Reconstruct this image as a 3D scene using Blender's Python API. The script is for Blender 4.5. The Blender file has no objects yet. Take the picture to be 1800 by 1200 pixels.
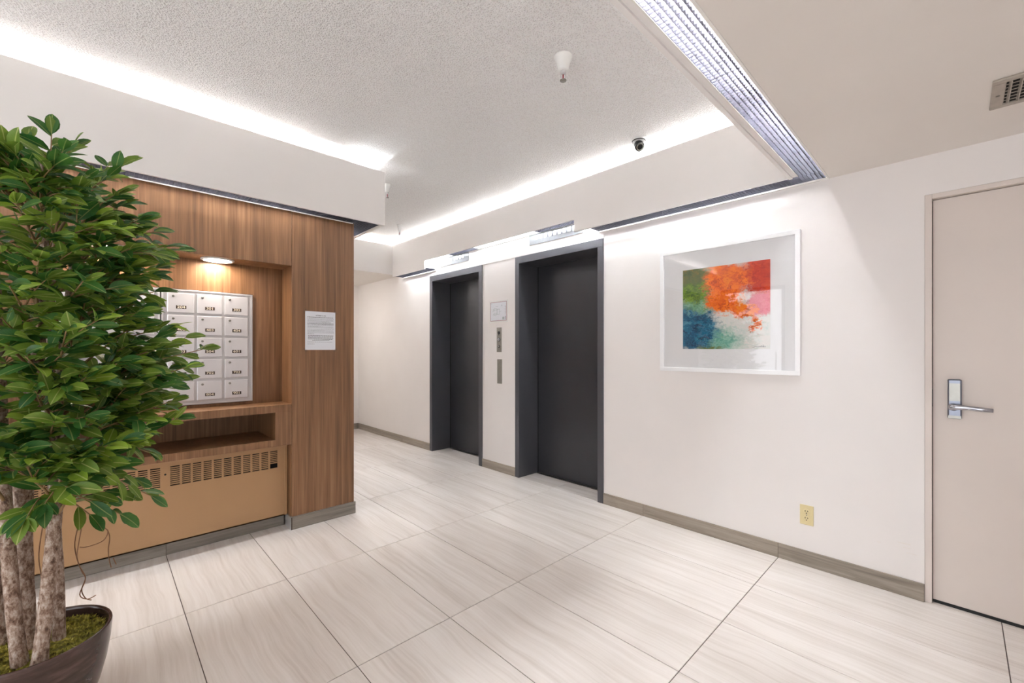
import bpy, math, random
from mathutils import Vector, Matrix, noise
random.seed(7)
SC = bpy.context.scene
COL = SC.collection

# ------------------------------------------------------------------ camera
# world: metres, Z up. The lift wall runs along Y at X = 3.045, the timber wall along X at Y = 3.31.
cam_d = bpy.data.cameras.new('camera')
cam_d.sensor_width = 36.0
cam_d.lens = 754.0 / 1800.0 * 36.0
cam_d.shift_y = 14.0 / 1800.0
cam_d.clip_start = 0.05
cam = bpy.data.objects.new('camera', cam_d)
COL.objects.link(cam)
cam.location = (0, 0, 1.29)
cam.rotation_euler = (math.pi / 2, 0, 0.806 - math.pi / 2)
SC.camera = cam

# ------------------------------------------------------------------ world (daylight beyond the glass entrance door)
world = bpy.data.worlds.new('daylight')
SC.world = world
world.use_nodes = True
bg = world.node_tree.nodes['Background']
bg.inputs[0].default_value = (0.95, 0.97, 1.0, 1)
bg.inputs[1].default_value = 1.8

for nm, yc, zc, sy, sz in (('fill_window_portal', 0.0, 1.125, 3.3, 1.95), ('door_portal', 2.59, 1.2, 0.94, 2.28)):
    ld = bpy.data.lights.new(nm, 'AREA')
    ld.shape = 'RECTANGLE'
    ld.size, ld.size_y = sz, sy
    ld.cycles.is_portal = True
    lo = bpy.data.objects.new(nm, ld)
    COL.objects.link(lo)
    lo.location = (-2.53, yc, zc)
    lo.rotation_euler = (0, -math.pi / 2, 0)

SC.view_settings.view_transform = 'Standard'
SC.view_settings.look = 'None'
SC.view_settings.gamma = 1.0
SC.view_settings.use_curve_mapping = False
SC.view_settings.exposure = 1.06

TUBE_POWER = 130.0       # radiance of the fluorescent tubes
DOWN_POWER = 36.0       # radiance of the niche downlights


# ------------------------------------------------------------------ material helpers
def lin(c):
    return tuple(((v / 255.0) / 12.92) if v / 255.0 <= 0.04045 else ((v / 255.0 + 0.055) / 1.055) ** 2.4 for v in c) + (1.0,)


MATS = {}


class NT:
    def __init__(self, name):
        self.m = bpy.data.materials.new(name)
        self.m.use_nodes = True
        self.t = self.m.node_tree
        self.b = self.t.nodes['Principled BSDF']
        self.out = self.t.nodes['Material Output']
        MATS[name] = self.m

    def n(self, typ, **kw):
        nd = self.t.nodes.new(typ)
        for k, v in kw.items():
            setattr(nd, k, v)
        return nd

    def link(self, a, b):
        self.t.links.new(a, b)

    def pos(self):
        return self.n('ShaderNodeNewGeometry').outputs['Position']

    def objc(self):
        return self.n('ShaderNodeTexCoord').outputs['Object']

    def mapping(self, src, scale=(1, 1, 1), loc=(0, 0, 0)):
        mp = self.n('ShaderNodeMapping')
        mp.inputs['Scale'].default_value = scale
        mp.inputs['Location'].default_value = loc
        self.link(src, mp.inputs['Vector'])
        return mp.outputs[0]

    def noise(self, vec, scale=5, detail=4, rough=0.5, dist=0.0):
        nz = self.n('ShaderNodeTexNoise')
        nz.inputs['Scale'].default_value = scale
        nz.inputs['Detail'].default_value = detail
        nz.inputs['Roughness'].default_value = rough
        nz.inputs['Distortion'].default_value = dist
        self.link(vec, nz.inputs['Vector'])
        return nz.outputs['Fac']

    def ramp(self, fac, stops):
        r = self.n('ShaderNodeValToRGB')
        e = r.color_ramp.elements
        e[0].position, e[0].color = stops[0]
        e[1].position, e[1].color = stops[-1]
        for p, c in stops[1:-1]:
            x = e.new(p)
            x.color = c
        self.link(fac, r.inputs[0])
        return r.outputs[0]

    def math(self, op, a, b=None, clamp=False):
        nd = self.n('ShaderNodeMath', operation=op)
        nd.use_clamp = clamp
        for i, v in enumerate((a, b)):
            if v is None:
                continue
            if isinstance(v, (int, float)):
                nd.inputs[i].default_value = v
            else:
                self.link(v, nd.inputs[i])
        return nd.outputs[0]

    def mix(self, fac, a, b, blend='MIX'):
        nd = self.n('ShaderNodeMix', data_type='RGBA', blend_type=blend)
        for s, v in ((nd.inputs['Factor'], fac), (nd.inputs['A'], a), (nd.inputs['B'], b)):
            pass
        # sockets of the RGBA variant
        fs = [i for i in nd.inputs if i.name == 'Factor' and i.type == 'VALUE'][0]
        As = [i for i in nd.inputs if i.name == 'A' and i.type == 'RGBA'][0]
        Bs = [i for i in nd.inputs if i.name == 'B' and i.type == 'RGBA'][0]
        for s, v in ((fs, fac), (As, a), (Bs, b)):
            if isinstance(v, (int, float, tuple)):
                s.default_value = v
            else:
                self.link(v, s)
        return [o for o in nd.outputs if o.type == 'RGBA'][0]

    def bump(self, h, strength=0.3, dist=0.01):
        b = self.n('ShaderNodeBump')
        b.inputs['Strength'].default_value = strength
        b.inputs['Distance'].default_value = dist
        self.link(h, b.inputs['Height'])
        self.link(b.outputs[0], self.b.inputs['Normal'])

    def set(self, color=None, rough=None, metal=None, spec=None):
        if color is not None:
            if isinstance(color, tuple):
                self.b.inputs['Base Color'].default_value = color
            else:
                self.link(color, self.b.inputs['Base Color'])
        if rough is not None:
            if isinstance(rough, (int, float)):
                self.b.inputs['Roughness'].default_value = rough
            else:
                self.link(rough, self.b.inputs['Roughness'])
        if metal is not None:
            self.b.inputs['Metallic'].default_value = metal
        if spec is not None:
            self.b.inputs['Specular IOR Level'].default_value = spec
        return self


def plain(name, rgb, rough=0.5, metal=0.0, var=0.03, scale=8.0, bump=0.0, bscale=200.0, spec=None):
    """a paint, plastic or metal with a slight procedural unevenness of tone"""
    k = NT(name)
    c = lin(rgb)
    f = k.noise(k.pos(), scale, 3)
    lo = tuple(max(0, v * (1 - var)) for v in c[:3]) + (1,)
    hi = tuple(min(1, v * (1 + var)) for v in c[:3]) + (1,)
    k.set(k.ramp(f, [(0.3, lo), (0.7, hi)]), rough, metal, spec)
    if bump:
        k.bump(k.noise(k.pos(), bscale, 2), bump, 0.002)
    return k.m


# paints
plain('wall_paint', (239, 234, 231), 0.55, var=0.012, scale=3, bump=0.06, bscale=120)
plain('soffit_paint', (236, 229, 222), 0.6, var=0.012, scale=3, bump=0.10, bscale=60)
plain('valance_paint', (246, 242, 239), 0.5, var=0.012, scale=2)
plain('door_paint', (224, 213, 205), 0.42, var=0.015, scale=4)
plain('door_white', (236, 232, 226), 0.4, var=0.01)
plain('lift_paint', (60, 60, 64), 0.33, metal=0.35, var=0.05, scale=3)
plain('lift_frame_paint', (84, 84, 89), 0.42, metal=0.35, var=0.04, scale=3)
plain('steel', (150, 148, 142), 0.32, metal=1.0, var=0.06, scale=30)
plain('satin_chrome', (186, 188, 196), 0.25, metal=1.0, var=0.03)
plain('bright_steel', (222, 224, 226), 0.3, metal=0.8, var=0.04)
plain('indicator_steel', (146, 148, 150), 0.4, metal=0.6, var=0.06, scale=20)
plain('lock_steel', (132, 136, 148), 0.3, metal=0.9, var=0.04)
plain('louvre_metal', (98, 98, 106), 0.3, metal=0.85, var=0.05)
plain('rail_white', (240, 236, 230), 0.4, var=0.01)
plain('mailbox_frame', (206, 204, 206), 0.35, metal=0.55, var=0.03)
plain('mailbox_door', (224, 222, 225), 0.33, metal=0.5, var=0.03, scale=4)
plain('plate_brown', (52, 34, 26), 0.35, var=0.05)
plain('ink_white', (238, 228, 208), 0.5, var=0.01)
plain('ink_black', (66, 66, 72), 0.6, var=0.02)
plain('ink_grey', (150, 150, 158), 0.7, var=0.02)
plain('ink_navy', (24, 52, 74), 0.6, var=0.02)
plain('ink_red', (150, 52, 62), 0.5, var=0.03)
plain('ink_pale', (176, 186, 186), 0.7, var=0.03)
plain('black', (14, 14, 15), 0.5, var=0.05)
plain('black_gloss', (20, 21, 23), 0.15, var=0.05)
plain('dark_void', (22, 16, 14), 0.8, var=0.1)
plain('tan_enamel', (178, 140, 100), 0.38, var=0.03, scale=2)
plain('paper', (238, 240, 246), 0.8, var=0.01)
plain('picture_frame_white', (250, 250, 251), 0.4, var=0.01)
plain('mat_board', (242, 242, 243), 0.85, var=0.008)
plain('ivory_plastic', (224, 208, 160), 0.35, var=0.015)
plain('white_plastic', (240, 240, 238), 0.35, var=0.01)
plain('vent_enamel', (168, 158, 146), 0.4, var=0.1, scale=25)
plain('concrete', (120, 118, 116), 0.9, var=0.1)
plain('grout', (84, 72, 64), 0.9, var=0.06, scale=40)
plain('soil', (40, 30, 22), 0.95, var=0.2, scale=50)


def emis(name, rgb, power):
    k = NT(name)
    k.set((0.8, 0.8, 0.8, 1), 0.4)
    k.b.inputs['Emission Color'].default_value = rgb + (1,)
    k.b.inputs['Emission Strength'].default_value = power
    return k.m


emis('tube_glow', (0.93, 0.96, 1.0), TUBE_POWER)
emis('tube_glow_cool', (0.90, 0.96, 1.0), TUBE_POWER)
emis('tube_glow_far', (0.92, 0.96, 1.0), TUBE_POWER * 1.8)
emis('corridor_fill_glow', (1.0, 0.95, 0.90), 16.0)
emis('downlight_glow', (1.0, 0.88, 0.76), DOWN_POWER)


def m_ceiling():
    k = NT('popcorn_ceiling')
    p = k.pos()
    v = k.n('ShaderNodeTexVoronoi')
    v.inputs['Scale'].default_value = 115
    k.link(p, v.inputs['Vector'])
    f = k.math('ADD', v.outputs['Distance'], k.noise(p, 190, 3))
    f2 = k.math('ADD', f, k.math('MULTIPLY', k.noise(p, 90, 3), 0.6))
    k.set(k.ramp(f, [(0.45, lin((222, 218, 217))), (0.95, lin((254, 253, 252)))]), 0.55)  # speckle puts shade and glints of the stipple relief into the colour
    k.bump(f2, 0.8, 0.010)


m_ceiling()


def m_wood():
    k = NT('walnut_veneer')
    p = k.pos()
    g1 = k.noise(k.mapping(p, (55, 55, 1.3)), 1.0, 5, 0.6, 0.4)
    g2 = k.noise(k.mapping(p, (210, 210, 3.0)), 1.0, 3, 0.6)
    g3 = k.noise(k.mapping(p, (11, 11, 0.5)), 1.0, 3, 0.5, 0.8)
    a = k.math('ADD', k.math('MULTIPLY', g1, 0.5), k.math('MULTIPLY', g2, 0.25))
    a = k.math('ADD', a, k.math('MULTIPLY', g3, 0.35))
    c = k.ramp(a, [(0.38, lin((86, 58, 36))), (0.5, lin((118, 83, 53))), (0.6, lin((137, 99, 67))), (0.72, lin((160, 121, 86)))])
    k.set(c, 0.42)
    k.bump(g2, 0.08, 0.001)


m_wood()


def m_tile(name, cols, axis='Y', rough=0.3):
    """vein cut porcelain: streaks run along the long side, each tile cut from another place"""
    k = NT(name)
    p = k.pos()
    oi = k.n('ShaderNodeObjectInfo')
    off = k.n('ShaderNodeCombineXYZ')
    k.link(k.math('MULTIPLY', oi.outputs['Random'], 37.0), off.inputs[0])
    k.link(k.math('MULTIPLY', oi.outputs['Random'], 91.0), off.inputs[1])
    ad = k.n('ShaderNodeVectorMath', operation='ADD')
    k.link(p, ad.inputs[0])
    k.link(off.outputs[0], ad.inputs[1])
    q = ad.outputs[0]
    warp = k.n('ShaderNodeTexNoise')
    warp.inputs['Scale'].default_value = 2.2
    warp.inputs['Detail'].default_value = 2
    k.link(q, warp.inputs['Vector'])
    w = k.n('ShaderNodeVectorMath', operation='MULTIPLY_ADD')
    k.link(warp.outputs['Color'], w.inputs[0])
    w.inputs[1].default_value = (0.07, 0.07, 0.0)
    k.link(q, w.inputs[2])
    s = (26, 0.9, 26) if axis == 'Y' else (0.9, 26, 26)
    s2 = (85, 2.2, 85) if axis == 'Y' else (2.2, 85, 85)
    s3 = (7, 0.6, 7) if axis == 'Y' else (0.6, 7, 7)
    a = k.noise(k.mapping(w.outputs[0], s), 1.0, 5, 0.62, 0.3)
    b = k.noise(k.mapping(w.outputs[0], s2), 1.0, 3, 0.6)
    c = k.noise(k.mapping(w.outputs[0], s3), 1.0, 3, 0.5)
    f = k.math('ADD', k.math('ADD', k.math('MULTIPLY', a, 0.40), k.math('MULTIPLY', b, 0.30)), k.math('MULTIPLY', c, 0.34))
    k.set(k.ramp(f, [(0.36, lin(cols[0])), (0.47, lin(cols[1])), (0.56, lin(cols[2])), (0.70, lin(cols[3]))]), rough)
    k.bump(b, 0.03, 0.001)


m_tile('floor_tile', ((202, 191, 183), (217, 208, 201), (225, 217, 211), (232, 226, 221)), 'Y', 0.27)
m_tile('base_tile', ((112, 104, 94), (140, 130, 118), (158, 147, 134), (176, 165, 152)), 'Y', 0.35)
m_tile('base_tile_cross', ((104, 98, 90), (128, 121, 112), (146, 138, 128), (168, 160, 150)), 'X', 0.35)


def m_glass(name, tint=(1, 1, 1, 1), ior=1.5, boost=1.0):
    k = NT(name)
    fr = k.n('ShaderNodeFresnel')
    fr.inputs[0].default_value = ior
    tr = k.n('ShaderNodeBsdfTransparent')
    tr.inputs[0].default_value = tint
    gl = k.n('ShaderNodeBsdfGlossy')
    gl.inputs['Roughness'].default_value = 0.0
    mx = k.n('ShaderNodeMixShader')
    gm = k.n('ShaderNodeNewGeometry')
    front = k.math('SUBTRACT', 1.0, gm.outputs['Backfacing'])
    k.link(k.math('MULTIPLY', k.math('MULTIPLY', fr.outputs[0], boost, True), front), mx.inputs[0])
    k.link(tr.outputs[0], mx.inputs[1])
    k.link(gl.outputs[0], mx.inputs[2])
    k.link(mx.outputs[0], k.out.inputs['Surface'])


def m_opal():
    k = NT('opal_acrylic')
    k.set(k.ramp(k.noise(k.pos(), 6, 2), [(0.3, lin((236, 236, 236))), (0.7, lin((244, 244, 244)))]), 0.4)
    tl = k.n('ShaderNodeBsdfTranslucent')
    tl.inputs[0].default_value = (0.85, 0.86, 0.88, 1)
    mx = k.n('ShaderNodeMixShader')
    mx.inputs[0].default_value = 0.85
    k.link(k.b.outputs[0], mx.inputs[1])
    k.link(tl.outputs[0], mx.inputs[2])
    k.link(mx.outputs[0], k.out.inputs['Surface'])


m_opal()
m_glass('pane_glass', boost=1.8)
m_glass('tape_film', (0.93, 0.93, 0.93, 1), 1.45)


def m_bark():
    k = NT('bark')
    p = k.pos()
    a = k.noise(k.mapping(p, (75, 75, 42)), 1.0, 6, 0.72, 0.15)
    b = k.noise(p, 160, 3)
    k.set(k.ramp(a, [(0.32, lin((70, 48, 38))), (0.44, lin((128, 100, 82))), (0.55, lin((176, 154, 138))), (0.68, lin((206, 194, 184)))]), 0.75)
    k.bump(k.math('ADD', a, k.math('MULTIPLY', b, 0.5)), 0.6, 0.006)


m_bark()
plain('twig', (156, 126, 88), 0.7, var=0.12, scale=60)
plain('root_fibre', (142, 104, 76), 0.7, var=0.12, scale=60)


def m_leaf(name, dark, light, rib):
    k = NT(name)
    uv = k.n('ShaderNodeTexCoord').outputs['UV']
    sep = k.n('ShaderNodeSeparateXYZ')
    k.link(uv, sep.inputs[0])
    du = k.math('ABSOLUTE', k.math('SUBTRACT', sep.outputs[0], 0.5))
    ribm = k.math('LESS_THAN', du, 0.035)
    # side veins, slanting to the tip
    sv = k.math('SINE', k.math('MULTIPLY', k.math('SUBTRACT', sep.outputs[1], k.math('MULTIPLY', du, 0.45)), 62.0))
    sv = k.math('MULTIPLY', k.math('GREATER_THAN', sv, 0.9), 0.06)
    base = k.ramp(k.noise(k.pos(), 14, 3), [(0.3, lin(dark)), (0.7, lin(light))])
    c = k.mix(k.math('MAXIMUM', k.math('MULTIPLY', ribm, 0.7), sv), base, lin(rib))
    k.set(c, 0.4, spec=0.45)
    tl = k.n('ShaderNodeBsdfTranslucent')
    k.link(c, tl.inputs[0])
    mx = k.n('ShaderNodeMixShader')
    mx.inputs[0].default_value = 0.28
    k.link(k.b.outputs[0], mx.inputs[1])
    k.link(tl.outputs[0], mx.inputs[2])
    k.link(mx.outputs[0], k.out.inputs['Surface'])


m_leaf('leaf_dark', (44, 96, 46), (76, 124, 50), (160, 174, 102))
m_leaf('leaf_mid', (88, 122, 40), (128, 156, 58), (194, 198, 122))
m_leaf('leaf_lime', (136, 168, 52), (170, 198, 80), (208, 220, 140))


def m_moss():
    k = NT('moss')
    k.set(k.ramp(k.noise(k.pos(), 55, 4), [(0.32, lin((84, 76, 26))), (0.5, lin((140, 134, 48))), (0.66, lin((188, 174, 78)))]), 0.95)


m_moss()


def m_pot():
    k = NT('pot_glaze')
    a = k.noise(k.mapping(k.pos(), (6, 6, 26)), 1.0, 4, 0.6)
    k.set(k.ramp(a, [(0.3, lin((44, 32, 30))), (0.55, lin((70, 50, 44))), (0.75, lin((98, 72, 62)))]), 0.2)


m_pot()


def m_print():
    """loose abstract: green and blue at the left, an orange burst, red corner, white foam below"""
    k = NT('abstract_print')
    uv = k.n('ShaderNodeTexCoord').outputs['UV']
    wn = k.n('ShaderNodeTexNoise')
    wn.inputs['Scale'].default_value = 8.5
    wn.inputs['Detail'].default_value = 6
    wn.inputs['Roughness'].default_value = 0.78
    k.link(k.mapping(uv, (1.0, 1.35, 1)), wn.inputs['Vector'])
    sb = k.n('ShaderNodeVectorMath', operation='SUBTRACT')
    k.link(wn.outputs['Color'], sb.inputs[0])
    sb.inputs[1].default_value = (0.5, 0.5, 0.5)
    wa = k.n('ShaderNodeVectorMath', operation='MULTIPLY_ADD')
    k.link(sb.outputs[0], wa.inputs[0])
    wa.inputs[1].default_value = (0.42, 0.34, 0)
    k.link(uv, wa.inputs[2])
    wn2 = k.n('ShaderNodeTexNoise')
    wn2.inputs['Scale'].default_value = 30
    wn2.inputs['Detail'].default_value = 5
    wn2.inputs['Roughness'].default_value = 0.7
    k.link(uv, wn2.inputs['Vector'])
    sb2 = k.n('ShaderNodeVectorMath', operation='SUBTRACT')
    k.link(wn2.outputs['Color'], sb2.inputs[0])
    sb2.inputs[1].default_value = (0.5, 0.5, 0.5)
    wb = k.n('ShaderNodeVectorMath', operation='MULTIPLY_ADD')
    k.link(sb2.outputs[0], wb.inputs[0])
    wb.inputs[1].default_value = (0.13, 0.10, 0)
    k.link(wa.outputs[0], wb.inputs[2])
    q = wb.outputs[0]

    def blob(cx, cy, rx, ry, soft=0.25):
        s = k.n('ShaderNodeVectorMath', operation='SUBTRACT')
        k.link(q, s.inputs[0])
        s.inputs[1].default_value = (cx, cy, 0)
        d = k.n('ShaderNodeVectorMath', operation='MULTIPLY')
        k.link(s.outputs[0], d.inputs[0])
        d.inputs[1].default_value = (1 / rx, 1 / ry, 0)
        ln = k.n('ShaderNodeVectorMath', operation='LENGTH')
        k.link(d.outputs[0], ln.inputs[0])
        return k.ramp(ln.outputs['Value'], [(1 - soft, (1, 1, 1, 1)), (1.0, (0, 0, 0, 1))])

    st = k.noise(k.mapping(q, (9, 26, 1)), 1.0, 5, 0.7, 0.5)
    st2 = k.noise(k.mapping(q, (22, 8, 1)), 1.0, 5, 0.7, 0.5)
    white = k.ramp(st, [(0.3, lin((176, 206, 196))), (0.42, lin((224, 228, 222))), (0.6, lin((238, 232, 226))), (0.72, lin((214, 206, 206)))])
    c = white
    sea = k.ramp(st, [(0.3, lin((60, 140, 120))), (0.5, lin((128, 190, 170))), (0.7, lin((196, 220, 206)))])
    c = k.mix(blob(0.42, 0.10, 0.36, 0.20, 0.5), c, sea)
    blue = k.ramp(st, [(0.36, lin((2, 40, 76))), (0.48, lin((6, 90, 128))), (0.58, lin((30, 128, 160))), (0.70, lin((140, 196, 212)))])
    c = k.mix(blob(0.12, 0.27, 0.36, 0.36, 0.3), c, blue)
    olive = k.ramp(st, [(0.3, lin((70, 92, 40))), (0.7, lin((130, 140, 66)))])
    c = k.mix(blob(0.34, 0.0, 0.18, 0.06, 0.5), c, olive)
    teal = k.ramp(st, [(0.3, lin((58, 128, 96))), (0.5, lin((112, 170, 130))), (0.7, lin((168, 206, 190)))])
    c = k.mix(blob(0.22, 0.56, 0.30, 0.14, 0.5), c, teal)
    green = k.ramp(st, [(0.34, lin((30, 62, 24))), (0.47, lin((80, 120, 20))), (0.57, lin((136, 172, 22))), (0.7, lin((70, 92, 44)))])
    c = k.mix(blob(0.10, 0.74, 0.34, 0.20, 0.35), c, green)
    dkg = k.ramp(st2, [(0.3, lin((58, 84, 50))), (0.5, lin((96, 112, 56))), (0.7, lin((170, 130, 50)))])
    c = k.mix(blob(0.14, 0.95, 0.34, 0.18, 0.4), c, dkg)
    red = k.ramp(st2, [(0.34, lin((166, 26, 6))), (0.5, lin((208, 52, 16))), (0.7, lin((228, 90, 40)))])
    c = k.mix(blob(0.98, 0.86, 0.36, 0.34, 0.35), c, red)
    pink_reflection = k.ramp(st2, [(0.3, lin((206, 60, 80))), (0.6, lin((226, 110, 130))), (0.75, lin((236, 160, 150)))])
    c = k.mix(blob(0.93, 0.52, 0.22, 0.15, 0.35), c, pink_reflection)  # pink patch is the window's reflection painted into the print
    ora = k.ramp(st2, [(0.32, lin((150, 40, 4))), (0.42, lin((226, 84, 0))), (0.52, lin((250, 120, 0))), (0.66, lin((252, 150, 8))), (0.8, lin((220, 160, 50)))])
    c = k.mix(blob(0.53, 0.82, 0.30, 0.26, 0.3), c, ora)
    c = k.mix(blob(0.50, 0.58, 0.24, 0.17, 0.3), c, ora)
    c = k.mix(blob(0.72, 0.44, 0.16, 0.10, 0.3), c, ora)
    c = k.mix(blob(0.84, 0.31, 0.05, 0.14, 0.4), c, ora)
    dab = k.ramp(k.noise(k.mapping(q, (16, 20, 1), (3, 7, 0)), 1.0, 4, 0.7), [(0.64, (0, 0, 0, 1)), (0.70, (1, 1, 1, 1))])
    c = k.mix(k.math('MULTIPLY', dab, 0.55), c, lin((214, 176, 90)))
    dab2 = k.ramp(k.noise(k.mapping(q, (18, 30, 1), (13, 2, 0)), 1.0, 4, 0.7), [(0.66, (0, 0, 0, 1)), (0.72, (1, 1, 1, 1))])
    c = k.mix(k.math('MULTIPLY', dab2, 0.5), c, lin((24, 70, 90)))
    k.set(c, 0.6)


m_print()


# ------------------------------------------------------------------ mesh helpers
class MB:
    def __init__(self):
        self.v, self.f, self.s = [], [], []

    def add(self, vs, fs, smooth=False):
        o = len(self.v)
        self.v += [tuple(p) for p in vs]
        self.f += [tuple(i + o for i in f) for f in fs]
        self.s += [smooth] * len(fs)
        return self

    def box(self, x0, x1, y0, y1, z0, z1):
        x0, x1 = min(x0, x1), max(x0, x1)
        y0, y1 = min(y0, y1), max(y0, y1)
        z0, z1 = min(z0, z1), max(z0, z1)
        return self.add([(x0, y0, z0), (x1, y0, z0), (x1, y1, z0), (x0, y1, z0), (x0, y0, z1), (x1, y0, z1), (x1, y1, z1), (x0, y1, z1)],
                        [(3, 2, 1, 0), (4, 5, 6, 7), (0, 1, 5, 4), (1, 2, 6, 5), (2, 3, 7, 6), (3, 0, 4, 7)])

    def frame(self, ax, d0, d1, a0, a1, b0, b1, w):
        """rectangular ring; ax = 'x' or 'y' is the thin axis d0..d1, a along the wall, b up"""
        for r in ((a0, a1, b0, b0 + w), (a0, a1, b1 - w, b1), (a0, a0 + w, b0 + w, b1 - w), (a1 - w, a1, b0 + w, b1 - w)):
            if ax == 'x':
                self.box(d0, d1, r[0], r[1], r[2], r[3])
            else:
                self.box(r[0], r[1], d0, d1, r[2], r[3])
        return self

    def tube(self, pts, rad, n=8, cap=True):
        pts = [Vector(p) for p in pts]
        if not isinstance(rad, (list, tuple)):
            rad = [rad] * len(pts)
        vs, fs = [], []
        up = Vector((0, 0, 1))
        prev = None
        for i, p in enumerate(pts):
            t = (pts[min(i + 1, len(pts) - 1)] - pts[max(i - 1, 0)]).normalized()
            if prev is None:
                a = t.cross(up)
                if a.length < 1e-3:
                    a = t.cross(Vector((1, 0, 0)))
                a.normalize()
            else:
                a = (prev - t * prev.dot(t)).normalized()
            prev = a
            b = t.cross(a)
            for k in range(n):
                an = 2 * math.pi * k / n
                vs.append(p + (a * math.cos(an) + b * math.sin(an)) * rad[i])
        for i in range(len(pts) - 1):
            for k in range(n):
                k2 = (k + 1) % n
                fs.append((i * n + k, i * n + k2, (i + 1) * n + k2, (i + 1) * n + k))
        self.add(vs, fs, True)
        if cap:
            o = len(self.v) - len(vs)
            self.f += [tuple(o + k for k in range(n)), tuple(o + (len(pts) - 1) * n + k for k in reversed(range(n)))]
            self.s += [False, False]
        return self

    def cyl(self, p0, p1, r, n=24):
        return self.tube([p0, p1], r, n)

    def lathe(self, prof, c, n=40, axis=Vector((0, 0, 1)), ring=False):
        """profile of (radius, height) turned about an axis through c"""
        axis = Vector(axis).normalized()
        a = axis.orthogonal().normalized()
        b = axis.cross(a)
        c = Vector(c)
        vs, fs = [], []
        for r, h in prof:
            for k in range(n):
                an = 2 * math.pi * k / n
                vs.append(c + axis * h + (a * math.cos(an) + b * math.sin(an)) * r)
        for i in range(len(prof) - 1):
            for k in range(n):
                k2 = (k + 1) % n
                fs.append((i * n + k, i * n + k2, (i + 1) * n + k2, (i + 1) * n + k))
        if ring:
            m = len(prof) - 1
            for k in range(n):
                k2 = (k + 1) % n
                fs.append((m * n + k, m * n + k2, k2, k))
        self.add(vs, fs, True)
        if ring:
            return self
        o = len(self.v) - len(vs)
        if prof[0][0] > 1e-5:
            self.f.append(tuple(o + k for k in reversed(range(n))))
            self.s.append(False)
        if prof[-1][0] > 1e-5:
            self.f.append(tuple(o + (len(prof) - 1) * n + k for k in range(n)))
            self.s.append(False)
        return self

    def mesh(self, name, off=(0, 0, 0)):
        me = bpy.data.meshes.new(name)
        me.from_pydata([(p[0] - off[0], p[1] - off[1], p[2] - off[2]) for p in self.v], [], self.f)
        me.polygons.foreach_set('use_smooth', self.s)
        me.update()
        return me


def wl(o):
    v = Vector((0, 0, 0))
    while o is not None:
        v += Vector(o.location)
        o = o.parent
    return v


def fix_normals(me):
    import bmesh
    bm = bmesh.new()
    bm.from_mesh(me)
    bmesh.ops.recalc_face_normals(bm, faces=bm.faces)
    bm.to_mesh(me)
    bm.free()


def obj(name, mb, mat, parent=None, at=None, bevel=0.0, label=None):
    """link MB (world coordinates) as one object; its origin is `at` (default: centre of its base)"""
    if at is None:
        xs = [p[0] for p in mb.v]
        ys = [p[1] for p in mb.v]
        zs = [p[2] for p in mb.v]
        at = ((min(xs) + max(xs)) / 2, (min(ys) + max(ys)) / 2, min(zs))
    me = mb.mesh(name, at)
    fix_normals(me)
    me.materials.append(MATS[mat])
    o = bpy.data.objects.new(name, me)
    COL.objects.link(o)
    if parent is not None:
        pw = wl(parent)
        o.parent = parent
        o.location = Vector(at) - pw
    else:
        o.location = at
    if bevel:
        md = o.modifiers.new('bevel', 'BEVEL')
        md.width = bevel
        md.segments = 2
        md.limit_method = 'ANGLE'
        md.harden_normals = False
    if label:
        o['label'] = label
    return o


def thing(name, label, cat, at, group=None):
    o = bpy.data.objects.new(name, None)
    o.empty_display_size = 0.05
    COL.objects.link(o)
    o.location = at
    return tag(o, label, cat, group)


def tag(o, label, cat, group=None):
    o['label'] = label
    o['category'] = cat
    if group:
        o['group'] = group
    return o


def struct(o, label=None, cat=None):
    o['kind'] = 'structure'
    if label:
        o['label'] = label
    if cat:
        o['category'] = cat
    return o


def text_obj(name, s, size, mat, parent, at, rot, extrude=0.0004, sx=1.0, bold=0.0):
    cu = bpy.data.curves.new(name, 'FONT')
    cu.body = s
    cu.size = size
    cu.align_x = 'CENTER'
    cu.align_y = 'CENTER'
    cu.extrude = extrude
    cu.offset = bold
    cu.resolution_u = 3
    tmp = bpy.data.objects.new(name, cu)
    me = bpy.data.meshes.new_from_object(tmp)
    bpy.data.objects.remove(tmp)
    bpy.data.curves.remove(cu)
    me.name = name
    for v in me.vertices:
        v.co.x *= sx
    me.materials.clear()
    me.materials.append(MATS[mat])
    o = bpy.data.objects.new(name, me)
    COL.objects.link(o)
    o.parent = parent
    o.location = Vector(at) - wl(parent)
    o.rotation_euler = rot
    return o


ROT_Y = (math.pi / 2, 0, 0)                     # faces -Y
ROT_X = (math.pi / 2, 0, -math.pi / 2)          # faces -X

# ------------------------------------------------------------------ key dimensions
XW = 3.045            # lift wall face
ZL = 2.28             # low ceiling / valance underside
ZT = 2.705            # valance top
ZC = 2.80             # coffer ceiling
YE = 6.80             # corridor end wall
XB = -2.40            # entrance wall
YB = -2.20            # wall behind the camera
YW = 3.31             # timber face
XP = 1.445            # timber block corner
YR = 5.35             # far coffer return

# ------------------------------------------------------------------ floor: porcelain tiles on a grout bed
floor = struct(obj('floor', MB().box(XB, 3.45, YB, YE + 0.05, -0.06, -0.003), 'grout', at=(0, 0, 0)), 'pale vein-cut porcelain tile floor of the lift lobby')
TX, TY, G = 0.4584, 0.9179, 0.0034
tile_cache = {}


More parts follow.
